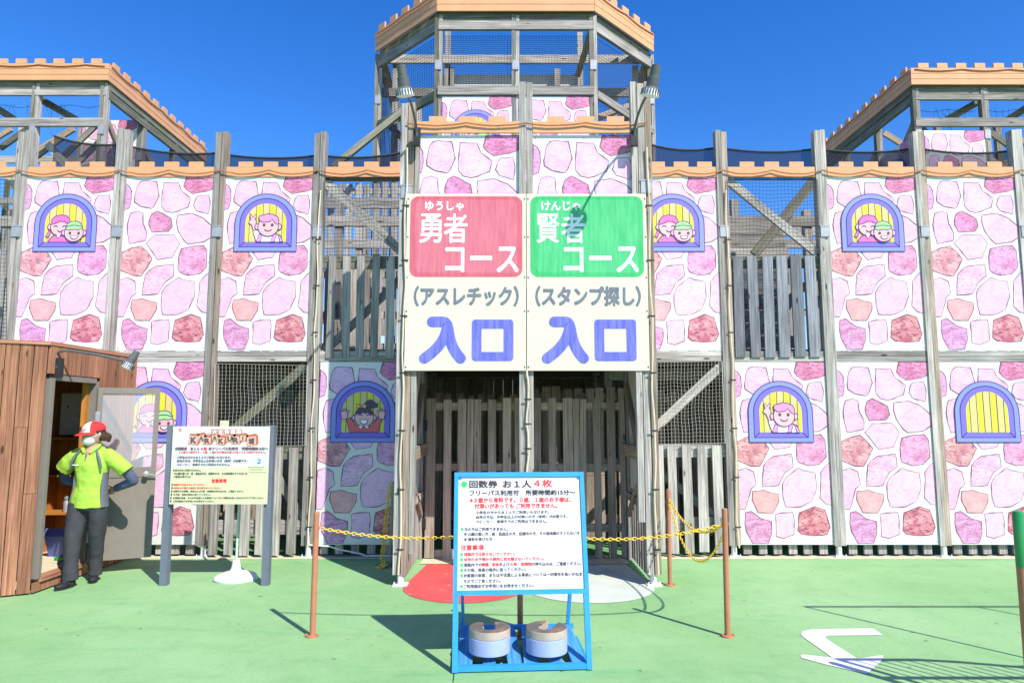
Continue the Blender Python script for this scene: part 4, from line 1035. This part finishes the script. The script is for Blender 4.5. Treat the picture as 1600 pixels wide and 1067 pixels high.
for y, s_, c_ in ((740, '迷路内では走らないでください。', 1), (778, '幼児のお子様から絶対に目を離さないでください。', 1), (816, '迷路内での喫煙、飲食および火気・危険物の持ち込みは、ご遠慮ください。', 0), (854, 'その他、係員の指示に従ってください。', 0), (893, 'お客様の故意、または不注意による事故については一切責任を負いかねますのでご了承ください。', 0), (931, 'ご利用前必ずお手洗いをお済ませください。', 0)):
    L('●', 150-(y-740)*.05, 168-(y-740)*.05, y, y+22, mbk); L(s_, 175, 175+min(1020, len(s_)*23.0), y, y+22, mbr if c_ else mbk)
mbx = MB(T); mbl = MB(T)
for k, ch in enumerate('巨大立体迷路'):
    xa = 503+k*68; mbx.poly([(u(xa), vv(165)), (u(xa+62), vv(165)), (u(xa+62), vv(105)), (u(xa), vv(105))], -.002); L(ch, xa+7, xa+55, 112, 158, mbw, .012)
for ch, xc, yc, r_, rot in (('K', 370, 235, 50, .12), ('A', 455, 212, 36, -.1), ('R', 523, 243, 42, .05), ('A', 606, 208, 34, -.08), ('K', 677, 245, 42, .1), ('U', 775, 215, 40, .06), ('R', 845, 235, 44, -.06), ('I', 922, 212, 34, .12), ('城', 1022, 245, 52, -.1)):
    def rp(dx, dy): return (u(xc+dx*math.cos(rot)-dy*math.sin(rot)), vv(yc+dx*math.sin(rot)+dy*math.cos(rot)))
    mbx.poly([rp(-r_-6, -r_-22), rp(r_-6, -r_-34), rp(r_+24, -r_-10), rp(r_+24, r_-16), rp(r_, r_+4), rp(-r_-6, r_+4)], -.0022)
    mbl.poly([rp(-r_, -r_), rp(r_-4, -r_), rp(r_-4, r_-3), rp(-r_, r_-3)], -.003); L(ch, xc-r_*(.12 if ch == 'I' else .60), xc+r_*(.10 if ch == 'I' else .56), yc-r_*.66, yc+r_*.64, mbk, .0 if ch == 'I' else .02)
tag(mbx.build('logo_print', M['box'], nb), kind='stuff'); tag(mbl.build('logo_print', M['boxl'], nb), kind='stuff')
mb = MB(T)   # small red emblem, too small in the photograph to read
mb.stroke([(u(192), vv(98)), (u(228), vv(98))], .004, -.003); mb.stroke([(u(198), vv(108)), (u(224), vv(108)), (u(224), vv(128)), (u(198), vv(128))], .004, -.003, closed=True); mb.stroke([(u(210), vv(98)), (u(210), vv(140))], .004, -.0034); mb.build('emblem', M['pr'], nb)
mb = MB(T); mb.poly([(u(1055), vv(525)), (u(1195), vv(525)), (u(1195), vv(400)), (u(1055), vv(400))], -.0015); mb.build('paper_note', M['note'], nb)
mb = MB(T); mb.poly([(u(985), vv(650)), (u(1205), vv(650)), (u(1205), vv(535)), (u(985), vv(535))], -.0015); mb.build('paper_note', M['creamp'], nb)
for ya, n_k, xa in ((550, 8, 992), (575, 6, 1020), (608, 8, 1012)):   # the note's print is unreadable: short ink dashes
    for k in range(n_k): mbk.stroke([(u(xa+k*24), vv(ya+(k % 2)*3)), (u(xa+k*24+15), vv(ya+((k+1) % 2)*3))], .006, -.004)
L('２', 1095, 1135, 455, 505, mbb)
for q, mm in ((mbk, 'pk2'), (mbr, 'pr'), (mbw, 'pw'), (mbb, 'pb')): tag(q.build('printed_text', M[mm], nb), kind='stuff')
# weighted stand behind it
c = G(368, 905); st = empty('pole_stand', c, 'thin pole on a white round weighted base behind the rules board', 'stand')
mb = MB(); mb.lathe(c, [(.20, .004), (.205, .02), (.19, .045), (.12, .07), (.06, .085), (.045, .11), (.035, .17), (.032, .19)], 30)
mb.lathe(c+Vector((.13, -.02, 0)), [(.09, .004), (.09, .03), (.05, .05)], 20); mb.build('base', M['whitem'], st)
mb = MB(); mb.tube([c+Vector((0, 0, .17)), c+Vector((0, .02, 1.50))], .013, 10); mb.build('pole', paint('pale_green_pipe', (.42, .55, .45), .1, .5), st)
mb = MB(); p = P(351, 664, c.y+.02); mb.box(p.x-.045, p.x+.045, c.y+.01, c.y+.018, p.z-.1, p.z+.045); mb.build('card', M['creamp'], st)

# ------------------------------------------------------------------ front A-frame sign
fs = empty('a_frame_sign', (.065, 4.45, 0), 'white rules sign in a bright blue frame, the nearest thing to the camera', 'sign')
yaw = math.atan2(.055, .886); A0 = Vector((-.376, 4.427, 0)); wS = .888
lean = math.atan2(.27, 1.215)
Tb = Matrix.Translation(A0) @ Matrix.Rotation(yaw, 4, 'Z')
T = Tb @ Matrix.Rotation(-lean, 4, 'X'); hS = math.hypot(.27, 1.215)
zbt = .463
mb = MB(T); mb.box(.01, wS-.01, 0, .012, zbt, hS); mb.build('board', M['paper'], fs)
mb = MB(T)
fw = .028
mb.box(0, wS, -.012, .014, hS-fw, hS+.003); mb.box(0, wS, -.012, .014, zbt-.003, zbt+fw); mb.box(0, fw, -.0119, .0139, zbt+fw, hS-fw); mb.box(wS-fw, wS, -.0119, .0139, zbt+fw, hS-fw); mb.build('frame', M['blue'], fs)
for x in (.001, wS-.036):
    mb = MB(T); mb.box(x, x+.035, -.010, .020, 0.01, zbt-.004); mb.build('leg', M['blue'], fs)
for x, q in ((.02, .03), (wS-.05, -.05)):
    mb = MB(Tb); mb.beam((x+.017, .27, 1.19), (x+.017+q, .58, .015), .03, .022, 0, (1, 0, 0)); mb.build('leg', M['blue'], fs)
mb = MB(Tb); mb.box(.03, wS-.03, .0, .035, .012, .045); mb.box(.04, wS-.04, .53, .56, .10, .13); mb.box(.005, .035, .035, .58, .012, .04); mb.box(wS-.04, wS-.01, .035, .56, .012, .04); mb.build('base_frame', M['blue'], fs)
for k, (xa, xb, sk) in enumerate([(.055, .155, .03), (.205, .285, .01), (.335, .425, -.02), (.475, .570, .02), (.615, .705, .0), (.735, .825, -.03)]):
    mb = MB(Tb); mb.obox(((xa+xb)/2+sk*.5*-1+.0, .29, .075), (-sk/2*-1, .265, .045), ((xb-xa)/2, 0, 0), (0, -.0015, .009)); mb.build('pallet_slat', M['bluewood'], fs)
# print, traced from the sign: board 55..700 wide, 60..635 high in the enlarged view
def u2(x, y):
    t = (y-48)/(650-48); xl = 42+(42-42)*t; xr = 690+(712-690)*t; return (x-xl)/(xr-xl)*wS
def v2(y): return zbt+(hS-zbt)*(650-y)/(650-48)
K, Rr, Gg, K2 = MB(T), MB(T), MB(T), MB(T)
def S(s, x0, x1, ya, yb, mb, bold=.0): text(s, T, u2(x0, ya), u2(x1, ya), v2(yb), v2(ya), None, fs, -.0165 if False else -.0015, bold, join=(mb, 0))
def dot(x, y, r, mb): mb.poly(circ(u2(x, y), v2(y), r, r, 20), -.0015)
dot(90, 107, .021, Gg)
S('回数券', 117, 256, 88, 125, K, .034); S('お１人', 285, 425, 88, 125, K, .034); S('４枚', 440, 530, 84, 123, Rr, .03)
S('フリーパス利用可　所要時間約15分～', 118, 648, 138, 165, K, .036)
S('※３歳から有料です。０歳、１歳のお子様は、', 120, 625, 176, 201, Rr, .040); S('付添いがあっても ご利用できません。', 143, 555, 206, 231, Rr, .040)
S('小学生の方からお１人でご利用いただけます。', 150, 515, 243, 259, K2, .036); S('幼児の方は、中学生以上の付添いの方（有料）が必要です。', 150, 608, 266, 282, K2, .036); S('ベビーカー、車椅子でのご利用はできません。', 150, 505, 289, 305, K2, .036)
dot(83, 334, .010, Gg); S('次の方はご利用できません。', 94, 310, 326, 342, K2, .036)
dot(100, 358, .009, K2); S('心臓の悪い方、高・低血圧の方、妊娠中の方、その他体調のすぐれない方', 112, 668, 350, 367, K2, .036)
dot(100, 384, .009, K2); S('酒気を帯びた方', 112, 232, 376, 392, K2, .036)
S('注意事項', 77, 190, 411, 437, Rr, .03)
for y, segs in ((457, [('迷路内では走らないでください。', 94, 345, 1)]), (482, [('幼児のお子様から絶対に目を離さないでください。', 94, 490, 1)]),
    (508, [('迷路内での', 94, 180, 0), ('喫煙、飲食', 182, 266, 1), ('および', 268, 318, 0), ('火気・危険物', 320, 428, 1), ('の持ち込みは、ご遠慮ください。', 430, 675, 0)]),
    (533, [('その他、係員の指示に従ってください。', 94, 400, 0)]), (559, [('お客様の故意、または不注意による事故については一切責任を負いかねま', 94, 678, 0)]), (586, [('すのでご了承ください。', 94, 275, 0)]), (610, [('ご利用前必ずお手洗いをお済ませください。', 94, 438, 0)])):
    if y != 586: dot(83, y, .010, Gg)
    for s_, a, b_, c_ in segs: S(s_, a, b_, y-9, y+8, Rr if c_ else K2, .036)
for q, mm in ((K, 'pk'), (K2, 'pk2'), (Rr, 'pr'), (Gg, 'pgr')): tag(q.build('printed_text', M[mm], fs), kind='stuff')
# weights
def weight(c, z, mat, rot, label, h=.095, r=.138, slot=.038):
    out = []; a0 = math.degrees(math.asin(slot/r))
    out += [(r*math.cos(R(a)), r*math.sin(R(a))) for a in [90+a0+(360-2*a0)*i/40 for i in range(41)]]
    out += [(slot, -.005)]+[(slot*1.2*math.cos(R(a)), -.02+slot*1.2*math.sin(R(a))) for a in (15, 0, -45, -90, -135, 180, 165)]+[(-slot, -.005)]
    mb = MB(Matrix.Translation((c[0], c[1], z)) @ Matrix.Rotation(rot, 4, 'Z')); mb.extrude(out, 0, h)
    if mat == 'conc': mb.m[1] = 1
    o = mb.build('sign_weight', [M[mat], M['ctop']], None, (c[0], c[1], z))
    bv = o.modifiers.new('bevel', 'BEVEL'); bv.width = .006; bv.segments = 2; bv.limit_method = 'ANGLE'
    return tag(o, label, 'weight', 'slotted concrete weights on the blue sign base')
for px, nm in ((765, 'left'), (854, 'right')):
    cc = (X(px, 4.60, .14), 4.60)
    weight(cc, .085, 'lav', R(4 if nm == 'left' else -6), f'lavender painted slotted weight under the rusty one, {nm} stack on the sign base', .098, .135)
    weight((cc[0]+(.0), cc[1]+.004), .184, 'conc', R(5 if nm == 'left' else -24), f'rust stained grey slotted weight on top of the {nm} stack on the sign base', .050, .135)

# ------------------------------------------------------------------ stanchions and chains
def stanchion(px, py, top, label, r=.021, mat='rust'):
    b = G(px, py); t = empty('stanchion', b, label, 'stanchion', 'brown chain stanchions around the entrance')
    tp = P(*top, b.y)
    mb = MB(); mb.tube([b+Vector((0, 0, .008)), Vector((tp.x, b.y, tp.z-.004)), Vector((tp.x, b.y, tp.z))], [r, r, r*.8], 14); mb.build('pipe', M[mat], t)
    mb = MB(); mb.lathe(b, [(.045, .004), (.045, .014), (.03, .018)], 20); 
    for k in (-1, 1): mb.lathe(b+Vector((k*.04, -.012, .012)), [(.010, 0), (.010, .014), (.004, .018)], 6)
    mb.build('base_plate', M[mat], t)
    mb = MB(); zz = tp.z-.115; mb.tube([(tp.x+(.028)*math.cos(a), b.y, zz+.02*math.sin(a)) for a in [i*math.pi/4 for i in range(8)]], .004, 5, closed=True); mb.build('chain_ring', M[mat], t)
    return b, tp
s1 = stanchion(488, 995, (495, 799), 'brown stanchion standing alone left of the blue framed sign')
s2 = stanchion(1137, 995, (1132, 794), 'brown stanchion in front of the right wall, nearest the white arrow')
s3 = stanchion(1047, 915, (1044, 764), 'brown stanchion beside the right foot of the porch')
s4 = stanchion(813, 997, (812, 800), 'brown stanchion mostly hidden behind the blue framed sign')
def chain(a, b, sag, label, pitch=.030, mat='chain', r=.0036):
    a, b = Vector(a), Vector(b); n = 200; pts = [a.lerp(b, i/n)-Vector((0, 0, sag*4*(i/n)*(1-i/n))) for i in range(n+1)]
    return chain_pts(pts, label, pitch, mat, r, mid=(a+b)/2)
def chain_pts(pts, label, pitch=.034, mat='chain', r=.0042, mid=None):
    pts = [Vector(p) for p in pts]; acc = [0]
    for i in range(1, len(pts)): acc.append(acc[-1]+(pts[i]-pts[i-1]).length)
    def at(s):
        for i in range(1, len(acc)):
            if acc[i] >= s: return pts[i-1].lerp(pts[i], (s-acc[i-1])/max(1e-6, acc[i]-acc[i-1]))
        return pts[-1]
    mb = MB(); N_ = int(acc[-1]/pitch)
    for k in range(N_):
        p, q = at(k*pitch), at((k+1)*pitch); d = (q-p).normalized(); c = (p+q)/2
        s_ = d.orthogonal().normalized(); s_ = Matrix.Rotation(R(45+90*(k % 2)+random.uniform(-12, 12)), 3, d) @ s_
        hl, hw = pitch*.5+.0055, .0105
        l = [c+d*hl*math.cos(t)*(1 if abs(math.cos(t)) > .5 else 1)+s_*hw*math.sin(t) for t in [i*math.pi/4 for i in range(8)]]
        mb.tube(l, r, 5, closed=True)
    return tag(mb.build('plastic_chain', M[mat], None, mid if mid is not None else pts[0]), label, 'chain', 'yellow plastic chains')
def hook(s): return Vector((s[1].x, s[0].y, s[1].z-.12))
chain(hook(s1)+Vector((.03, 0, 0)), hook(s4), .07, 'long yellow chain from the far left stanchion running behind the blue framed sign')
chain(hook(s4), hook(s2)+Vector((-.03, 0, 0)), .09, 'long yellow chain from behind the blue framed sign to the right stanchion')
chain(hook(s3)+Vector((0, -.02, .03)), hook(s2)+Vector((0, .03, -.0)), .16, 'shorter yellow chain sagging between the two right stanchions')
chain(hook(s3)+Vector((0, -.02, 0)), hook(s2)+Vector((0, .03, -.06)), .36, 'slack yellow chain hanging lowest between the two right stanchions', r=.0032)
# post with hanging chain left of the porch
b = G(606, 884); tp = P(614, 752, b.y); t = empty('chain_pole', b, 'greenish pole on a dark base at the left foot of the porch', 'pole')
mb = MB(); mb.tube([b+Vector((.02, 0, .02)), tp], .014, 10); mb.build('pole', paint('faded_green_pipe', (.25, .33, .26), .1, .5), t)
mb = MB(); mb.lathe(b+Vector((0, 0, .001)), [(.12, .004), (.12, .018), (.03, .03)], 24); mb.build('base', M['lampgrey'], t)
q = tp+Vector((-.04, -.02, -.02)); e = [q]
for i in range(1, 20): e.append(q+Vector((-.003*i, -.004*i, -.042*i)))
e += [Vector((b.x+.0, b.y-.10, .06)), Vector((b.x-.10, b.y-.16, .02)), Vector((b.x-.04, b.y-.2, .02)), Vector((b.x+.02, b.y-.12, .05))]
chain_pts(e, 'yellow chain hanging straight down from the greenish pole', r=.0050)
e2 = [p+Vector((.025, .012, .01)) for p in e[:19]]
chain_pts(e2, 'second strand of yellow chain doubled behind the hanging one on the greenish pole', r=.0045)
# green topped post at the right edge, with the rail that runs out of the frame
tp = P(1589, 797, 3.75); b = Vector((tp.x+.004, 3.75, 0))
t = empty('barrier_post', b, 'brown pipe post with a glossy green top at the right edge', 'barrier')
zc = tp.z
mb = MB(); mb.tube([b, (b.x, b.y, zc-.30)], .028, 18); mb.build('pipe', M['rust'], t)
mb = MB(); mb.tube([(b.x, b.y, zc-.30), (b.x, b.y, zc-.02), (b.x, b.y, zc-.006), (b.x, b.y, zc)], [.0288, .0288, .024, .010], 18); mb.build('green_sleeve', M['green'], t)
mb = MB(); zz = Z(892, 3.75); mb.tube([(b.x+.02, b.y, zz), (b.x+2.0, b.y+.0, zz)], .020, 10); mb.build('green_rail', M['green'], t)
# railings beyond the right edge of the frame: only their shadows reach the picture
def off(px, py, z):            # the point at height z whose shadow falls on that spot of the ground
    g_ = G(px, py); k = z/SUN.z; return g_+Vector((SUN.x*k, SUN.y*k, z))
zr = 1.2; a = off(1305, 1031, zr); dirx = Vector((1, 0, 0))
t = empty('guard_railing', (a.x+1, a.y, 0), 'metal railing with upright bars just outside the right edge', 'railing')
mb = MB(); mb.tube([a, a+dirx*.55, a+dirx*.75+Vector((0, 0, -.05)), a+dirx*1.0+Vector((0, 0, -.16)), a+dirx*2.4+Vector((0, 0, -.16))], .020, 8); mb.build('top_rail', M['rust'], t)
mb = MB(); mb.tube([a-Vector((0, 0, 1.05)), a+dirx*2.4-Vector((0, 0, 1.05))], .014, 8); mb.build('bottom_rail', M['rust'], t)
for i in range(24):
    p = a+dirx*(.09*i+.01); mb = MB(); mb.tube([Vector((p.x, p.y, .0 if i == 0 else .15)), Vector((p.x, p.y, zr-(0 if i < 7 else .16)))], .007 if i else .020, 6); mb.build('bar', M['rust'], t)
zr = 2.0; a = off(1256, 948, zr)
t = empty('pipe_frame', (a.x+1.5, a.y, 0), 'tall plain pipe frame standing outside the right edge', 'railing')
for q in (0, 1.45, 2.9):
    p = a+Vector((q, 0, 0)); mb = MB(); mb.tube([(p.x, p.y, 0), p], .012, 8); mb.build('upright', M['rust'], t)
mb = MB(); mb.tube([a, a+Vector((3.6, 0, 0))], .018, 8); mb.build('top_rail', M['rust'], t)

# ------------------------------------------------------------------ staff member
def loft(mb, rings, n=20, mi=0):
    """rings: (centre, rx, ry, axis) closed at both ends"""
    vs = []
    for c, rx, ry, ax in rings:
        c = Vector(c); ax = Vector(ax).normalized(); xx = Vector((1, 0, 0)); xx = (xx-ax*xx.dot(ax)).normalized(); yy = ax.cross(xx)
        vs += [c+xx*rx*math.cos(2*math.pi*k/n)+yy*ry*math.sin(2*math.pi*k/n) for k in range(n)]
    fs = []
    for i in range(len(rings)-1): fs += [(i*n+k, i*n+(k+1) % n, (i+1)*n+(k+1) % n, (i+1)*n+k) for k in range(n)]
    fs += [tuple(range(n))[::-1], tuple((len(rings)-1)*n+k for k in range(n))]
    mb.add(vs, fs, mi, None, True)
def limb(mb, pts, rs, flat=1., mi=0):
    pts = [Vector(p) for p in pts]
    o = []; r2 = []
    for i in range(len(pts)-1):
        p0, p1, p2, p3 = pts[max(i-1, 0)], pts[i], pts[i+1], pts[min(i+2, len(pts)-1)]
        for k in range(5):
            t = k/5; o.append(.5*((2*p1)+(p2-p0)*t+(2*p0-5*p1+4*p2-p3)*t*t+(3*p1-p0-3*p2+p3)*t**3)); r2.append(rs[i]+(rs[i+1]-rs[i])*t)
    o.append(pts[-1]); r2.append(rs[-1]); mb.tube(o, r2, 16, mi)
def ball(mb, c, rx, ry, rz, n=18, mi=0, T=None):
    c = Vector(c); vs = []
    for i in range(n+1):
        a = math.pi*i/n
        for k in range(n):
            b_ = 2*math.pi*k/n; q = Vector((rx*math.sin(a)*math.cos(b_), ry*math.sin(a)*math.sin(b_), rz*math.cos(a)))
            if T: q = T @ q
            vs.append(c+q)
    fs = [(i*n+k, (i+1)*n+k, (i+1)*n+(k+1) % n, i*n+(k+1) % n) for i in range(n) for k in range(n)]
    mb.add(vs, fs, mi, None, True)
def organic(mb, name, mat, parent, wl, voxel=.008, smooth=6, folds=0.):
    """join overlapping volumes into one smooth continuous skin"""
    o = mb.build(name, mat, parent, wl)
    m1 = o.modifiers.new('remesh', 'REMESH'); m1.mode = 'VOXEL'; m1.voxel_size = voxel; m1.use_smooth_shade = True
    m2 = o.modifiers.new('smooth', 'SMOOTH'); m2.iterations = smooth; m2.factor = .5
    if folds:
        tx = bpy.data.textures.new('folds', 'CLOUDS'); tx.noise_scale = .09; tx.noise_depth = 2
        m3 = o.modifiers.new('folds', 'DISPLACE'); m3.texture = tx; m3.strength = folds; m3.mid_level = .5; m3.texture_coords = 'LOCAL'
    dg = bpy.context.evaluated_depsgraph_get(); dg.update()
    me = bpy.data.meshes.new_from_object(o.evaluated_get(dg)); me.name = name
    if not me.materials: me.materials.append(mat)
    o.modifiers.clear(); o.data = me
    for p in me.polygons: p.use_smooth = True
    return o
S0 = Vector((-4.135, 6.70, 0))
pn = empty('person', S0, 'staff member in lime polo shirt, red cap and face mask, hands behind the back', 'person')
def w(x, y, z): return S0+Vector((x, y, z))
# x right of picture, -y towards the camera
footL, footR = (-.035, -.15, 0), (.045, .12, 0)
hip = .80
# trousers
mb = MB()
loft(mb, [(w(.015, .01, .70), .150, .108, (0, 0, 1)), (w(.02, .01, .77), .150, .105, (0, 0, 1)), (w(.025, .01, .84), .125, .085, (0, 0, 1))])
limb(mb, [w(-.062, 0, .76), w(-.07, -.03, .62), w(-.055, -.085, .42), w(-.04, -.11, .24), w(-.033, -.115, .065)], [.098, .090, .074, .064, .068])
limb(mb, [w(.098, .01, .76), w(.105, .03, .62), w(.085, .06, .42), w(.06, .11, .24), w(.047, .135, .065)], [.098, .088, .070, .060, .064])
organic(mb, 'trousers', M['pants'], pn, S0, .008, 4, .014)
# polo shirt: torso and short sleeves
mb = MB()
loft(mb, [(w(.02, .01, .725), .178, .126, (0, 0, 1)), (w(.02, .01, .80), .170, .122, (0, 0, 1)), (w(.028, .01, .92), .148, .112, (0, 0, 1)), (w(.03, .005, 1.04), .152, .118, (0, 0, 1)), (w(.03, 0, 1.14), .166, .118, (0, 0, 1)), (w(.03, .0, 1.215), .168, .102, (0, 0, 1)), (w(.03, .005, 1.265), .140, .080, (0, 0, 1)), (w(.03, .014, 1.285), .095, .062, (0, -.35, 1)), (w(.03, .020, 1.305), .064, .048, (0, -.6, 1))])
limb(mb, [w(-.09, .01, 1.235), w(-.18, .01, 1.18), w(-.265, .03, 1.085)], [.068, .072, .080])
limb(mb, [w(.15, .01, 1.235), w(.25, .01, 1.17), w(.355, .03, 1.06)], [.068, .072, .076])
organic(mb, 'polo_shirt', M['lime'], pn, S0, .008, 3, .022)
mb = MB()   # grey side panels and raglan stripes, lying just on the cloth
for sx in (-1, 1):
    mb = MB(); loft(mb, [(w(.02+sx*.161, .0, .735), .022, .062, (0, 0, 1)), (w(.028+sx*.134, .0, .90), .021, .058, (0, 0, 1)), (w(.03+sx*.138, .0, 1.06), .018, .045, (0, 0, 1))], 12)
    mb.build('side_panel', M['polog'], pn)
mb = MB()
for sx in (-1, 1): mb.tube([w(.03+sx*.070, -.066, 1.290), w(.03+sx*.105, -.094, 1.235), w(.03+sx*.135, -.104, 1.17), w(.03+sx*.152, -.098, 1.10)], [.007, .012, .013, .009], 8)
mb.tube([w(.028, -.098, 1.245), w(.027, -.112, 1.175)], [.006, .005], 6)
mb.build('stripes', M['polog'], pn)
mb = MB(); 
for sx in (-1, 1): mb.tube([w(.03+sx*.050, .04, 1.325), w(.03+sx*.068, -.01, 1.320), w(.03+sx*.058, -.065, 1.285), w(.03+sx*.028, -.098, 1.250)], [.010, .016, .022, .012], 8)
mb.build('collar', M['lime'], pn)
mb = MB(); mb.box(S0.x-.085, S0.x-.02, S0.y-.126, S0.y-.124, 1.135, 1.142); mb.build('chest_print', M['pw'], pn)
# body: neck, head, arms, hands (one continuous skin)
mb = MB(); TH = Matrix.Rotation(R(-27), 3, 'Z') @ Matrix.Rotation(R(11), 3, 'X') @ Matrix.Scale(1.10, 3)   # head turned to picture left
hc = w(.034, -.020, 1.432)
limb(mb, [w(.03, -.025, 1.20), w(.03, -.012, 1.29), w(.034, .0, 1.39)], [.080, .056, .050])
ball(mb, hc, .072, .088, .100, 20, 0, TH); ball(mb, hc+TH @ Vector((0, -.022, -.055)), .050, .056, .055, 14, 0, TH)
ball(mb, hc+TH @ Vector((0, -.088, -.018)), .012, .016, .020, 10, 0, TH)
for sx in (-1, 1): ball(mb, hc+TH @ Vector((sx*.073, .012, -.012)), .010, .018, .028, 10, 0, TH)
handc = []
for sx, sh, el, wr in ((-1, w(-.22, .03, 1.14), w(-.30, .10, .99), w(-.135, .17, .90)), (1, w(.32, .03, 1.10), w(.385, .10, .97), w(.175, .16, .88))):
    limb(mb, [sh, el, el.lerp(wr, .5), wr], [.040, .036, .031, .024])
    d = (wr-el).normalized(); s_ = Vector((0, 0, -1)); palm = wr+d*.035
    ball(mb, palm, .036, .016, .040, 12)
    for k, L_ in enumerate((.058, .066, .062, .050)):
        q0 = palm+d*.022+Vector((0, 0, .024-.016*k)); mb.tube([q0, q0+d*L_*.5+Vector((0, -.004, -.002)), q0+d*L_+Vector((0, -.016, -.004))], [.0088, .008, .0062], 8)
    q0 = palm+Vector((0, -.008, .02)); mb.tube([q0, q0+d*.02+Vector((0, -.008, .03)), q0+d*.04+Vector((0, -.010, .040))], [.011, .009, .007], 8)
organic(mb, 'body', M['skin'], pn, S0, .0055, 2)
for sh, el, wr in ((w(-.25, .04, 1.09), w(-.30, .10, .99), w(-.145, .167, .905)), (w(.34, .04, 1.07), w(.385, .10, .97), w(.185, .157, .885))):
    mb = MB(); limb(mb, [sh, el, el.lerp(wr, .5), wr], [.052, .047, .042, .036])
    organic(mb, 'under_sleeve', M['sleeve'], pn, S0, .008, 3, .012)
# face details
mb = MB()
for sx in (-1, 1): ball(mb, hc+TH @ Vector((sx*.030, -.078, .008)), .011, .006, .006, 10, 0, TH); mb.tube([hc+TH @ Vector((sx*(.030+d_), -.082+abs(d_)*.25, .026)) for d_ in (-.014, 0, .014)], .0028, 5)
mb.build('eyes', M['hair'], pn)
mb = MB(); ball(mb, hc+TH @ Vector((0, -.046, -.045)), .060, .054, .050, 18, 0, TH)
for sx in (-1, 1): mb.tube([hc+TH @ Vector((sx*.045, -.065, -.025)), hc+TH @ Vector((sx*.072, -.02, -.008)), hc+TH @ Vector((sx*.080, .012, .0))], .0025, 5)
for zz in (-.03, -.045, -.06): mb.tube([hc+TH @ Vector((a_, -.1015+abs(a_)**2*7, zz)) for a_ in (-.035, -.018, 0, .018, .035)], .0016, 4)
mb.build('face_mask', M['mask'], pn)
mb = MB(); ball(mb, hc+TH @ Vector((0, .022, .005)), .079, .082, .094, 20, 0, TH); 
limb(mb, [hc+TH @ Vector((.02, .088, -.02)), hc+TH @ Vector((.035, .115, -.05)), hc+TH @ Vector((.03, .105, -.10))], [.024, .026, .010])
for k in range(7): mb.tube([hc+TH @ Vector((.070, .0+.008*k, .01)), hc+TH @ Vector((.082, .012+.010*k, -.035)), hc+TH @ Vector((.074, .03+.012*k, -.075-.004*k))], [.008, .007, .003], 6)
organic(mb, 'hair', M['hair'], pn, S0, .006, 2)
# cap: crown in six gores, peak
cap = MB(); n = 24; cz = .028; vs = []; fs_ = []; mi = []
rows = 8
for i in range(rows+1):
    a = R(90*i/rows)
    for k in range(n): b_ = 2*math.pi*k/n; vs.append(hc+TH @ Vector((.084*math.cos(a)*math.cos(b_)*1.0, .008+.101*math.cos(a)*math.sin(b_), cz+.082*math.sin(a))))
for i in range(rows):
    for k in range(n):
        f = (i*n+k, i*n+(k+1) % n, (i+1)*n+(k+1) % n, (i+1)*n+k)
        ang = (k+.5)/n*360
        cap.add([vs[j] for j in f], [(0, 1, 2, 3)], 1 if 225 < ang < 315 else 0, None, True)
pk = []; 
for i in range(13):
    a = R(200+140*i/12); x_, y_ = math.cos(a), math.sin(a)
    pk.append((x_*.083, .008+y_*.100, cz+.002)); 
pk2 = [(x_*1.02, y_*1.0-.068*math.sin(math.pi*i/12)**.7, z_-.018-.0*i+.006*math.sin(math.pi*i/12)) for i, (x_, y_, z_) in enumerate(pk)]
for i in range(12):
    q = [hc+TH @ Vector(p_) for p_ in (pk[i], pk[i+1], pk2[i+1], pk2[i])]; cap.add(q+[v_+Vector((0, 0, -.004)) for v_ in q], [(0, 1, 2, 3), (7, 6, 5, 4), (2, 3, 7, 6)], 0, None, False)
ball(cap, hc+TH @ Vector((0, .008, cz+.083)), .008, .008, .005, 8, 0)
cp = cap.build('cap', [M['capr'], M['capw']], pn)
Tc = Matrix.Translation(hc) @ TH.to_4x4() @ Matrix.Translation((0, -.093, .045)) @ Matrix.Rotation(R(-26), 4, 'X')
mbt = MB(Tc); text('STAFF', Tc, -.042, .042, 0, .022, None, pn, -.004, .02, join=(mbt, 0))
inv = Tc.inverted(); nv = []
for p_ in mbt.v: l_ = inv @ p_; l_.y += (l_.x**2)*5.6; nv.append(Tc @ l_)
mbt.v = nv; mbt.build('cap_lettering', M['pr'], cp, WL[cp.name])
# shoes
for (cx_, cy_, _), ang in ((footL, -14), (footR, 26)):
    Tf = Matrix.Rotation(R(ang), 3, 'Z'); mb = MB(); c_ = w(cx_, cy_, 0)
    ball(mb, c_+Tf @ Vector((0, -.065, .036)), .044, .070, .032, 14, 0, Tf); ball(mb, c_+Tf @ Vector((0, .03, .045)), .036, .055, .042, 14, 0, Tf)
    limb(mb, [c_+Tf @ Vector((0, .03, .05)), c_+Tf @ Vector((0, .035, .10))], [.038, .036])
    o = organic(mb, 'shoe', M['shoe'], pn, S0, .006, 2)
    mb = MB(); pts = []
    for i in range(24): a = 2*math.pi*i/24; q = Tf @ Vector((.044*math.cos(a)*(1 if math.sin(a) < 0 else .85), -.025+.105*math.sin(a), 0)); pts.append((c_.x+q.x, c_.y+q.y))
    mb.extrude(pts, .005, .020); mb.build('sole', M['dark'], o)
    mb = MB()
    for k in range(4): 
        a_, b_2 = c_+Tf @ Vector((-.022, -.012-.014*k, .078-.006*k)), c_+Tf @ Vector((.022, -.012-.014*k, .078-.006*k)); mb.tube([a_, (a_+b_2)/2+Vector((0, 0, .004)), b_2], .003, 4)
    mb.build('laces', M['polog'], o)
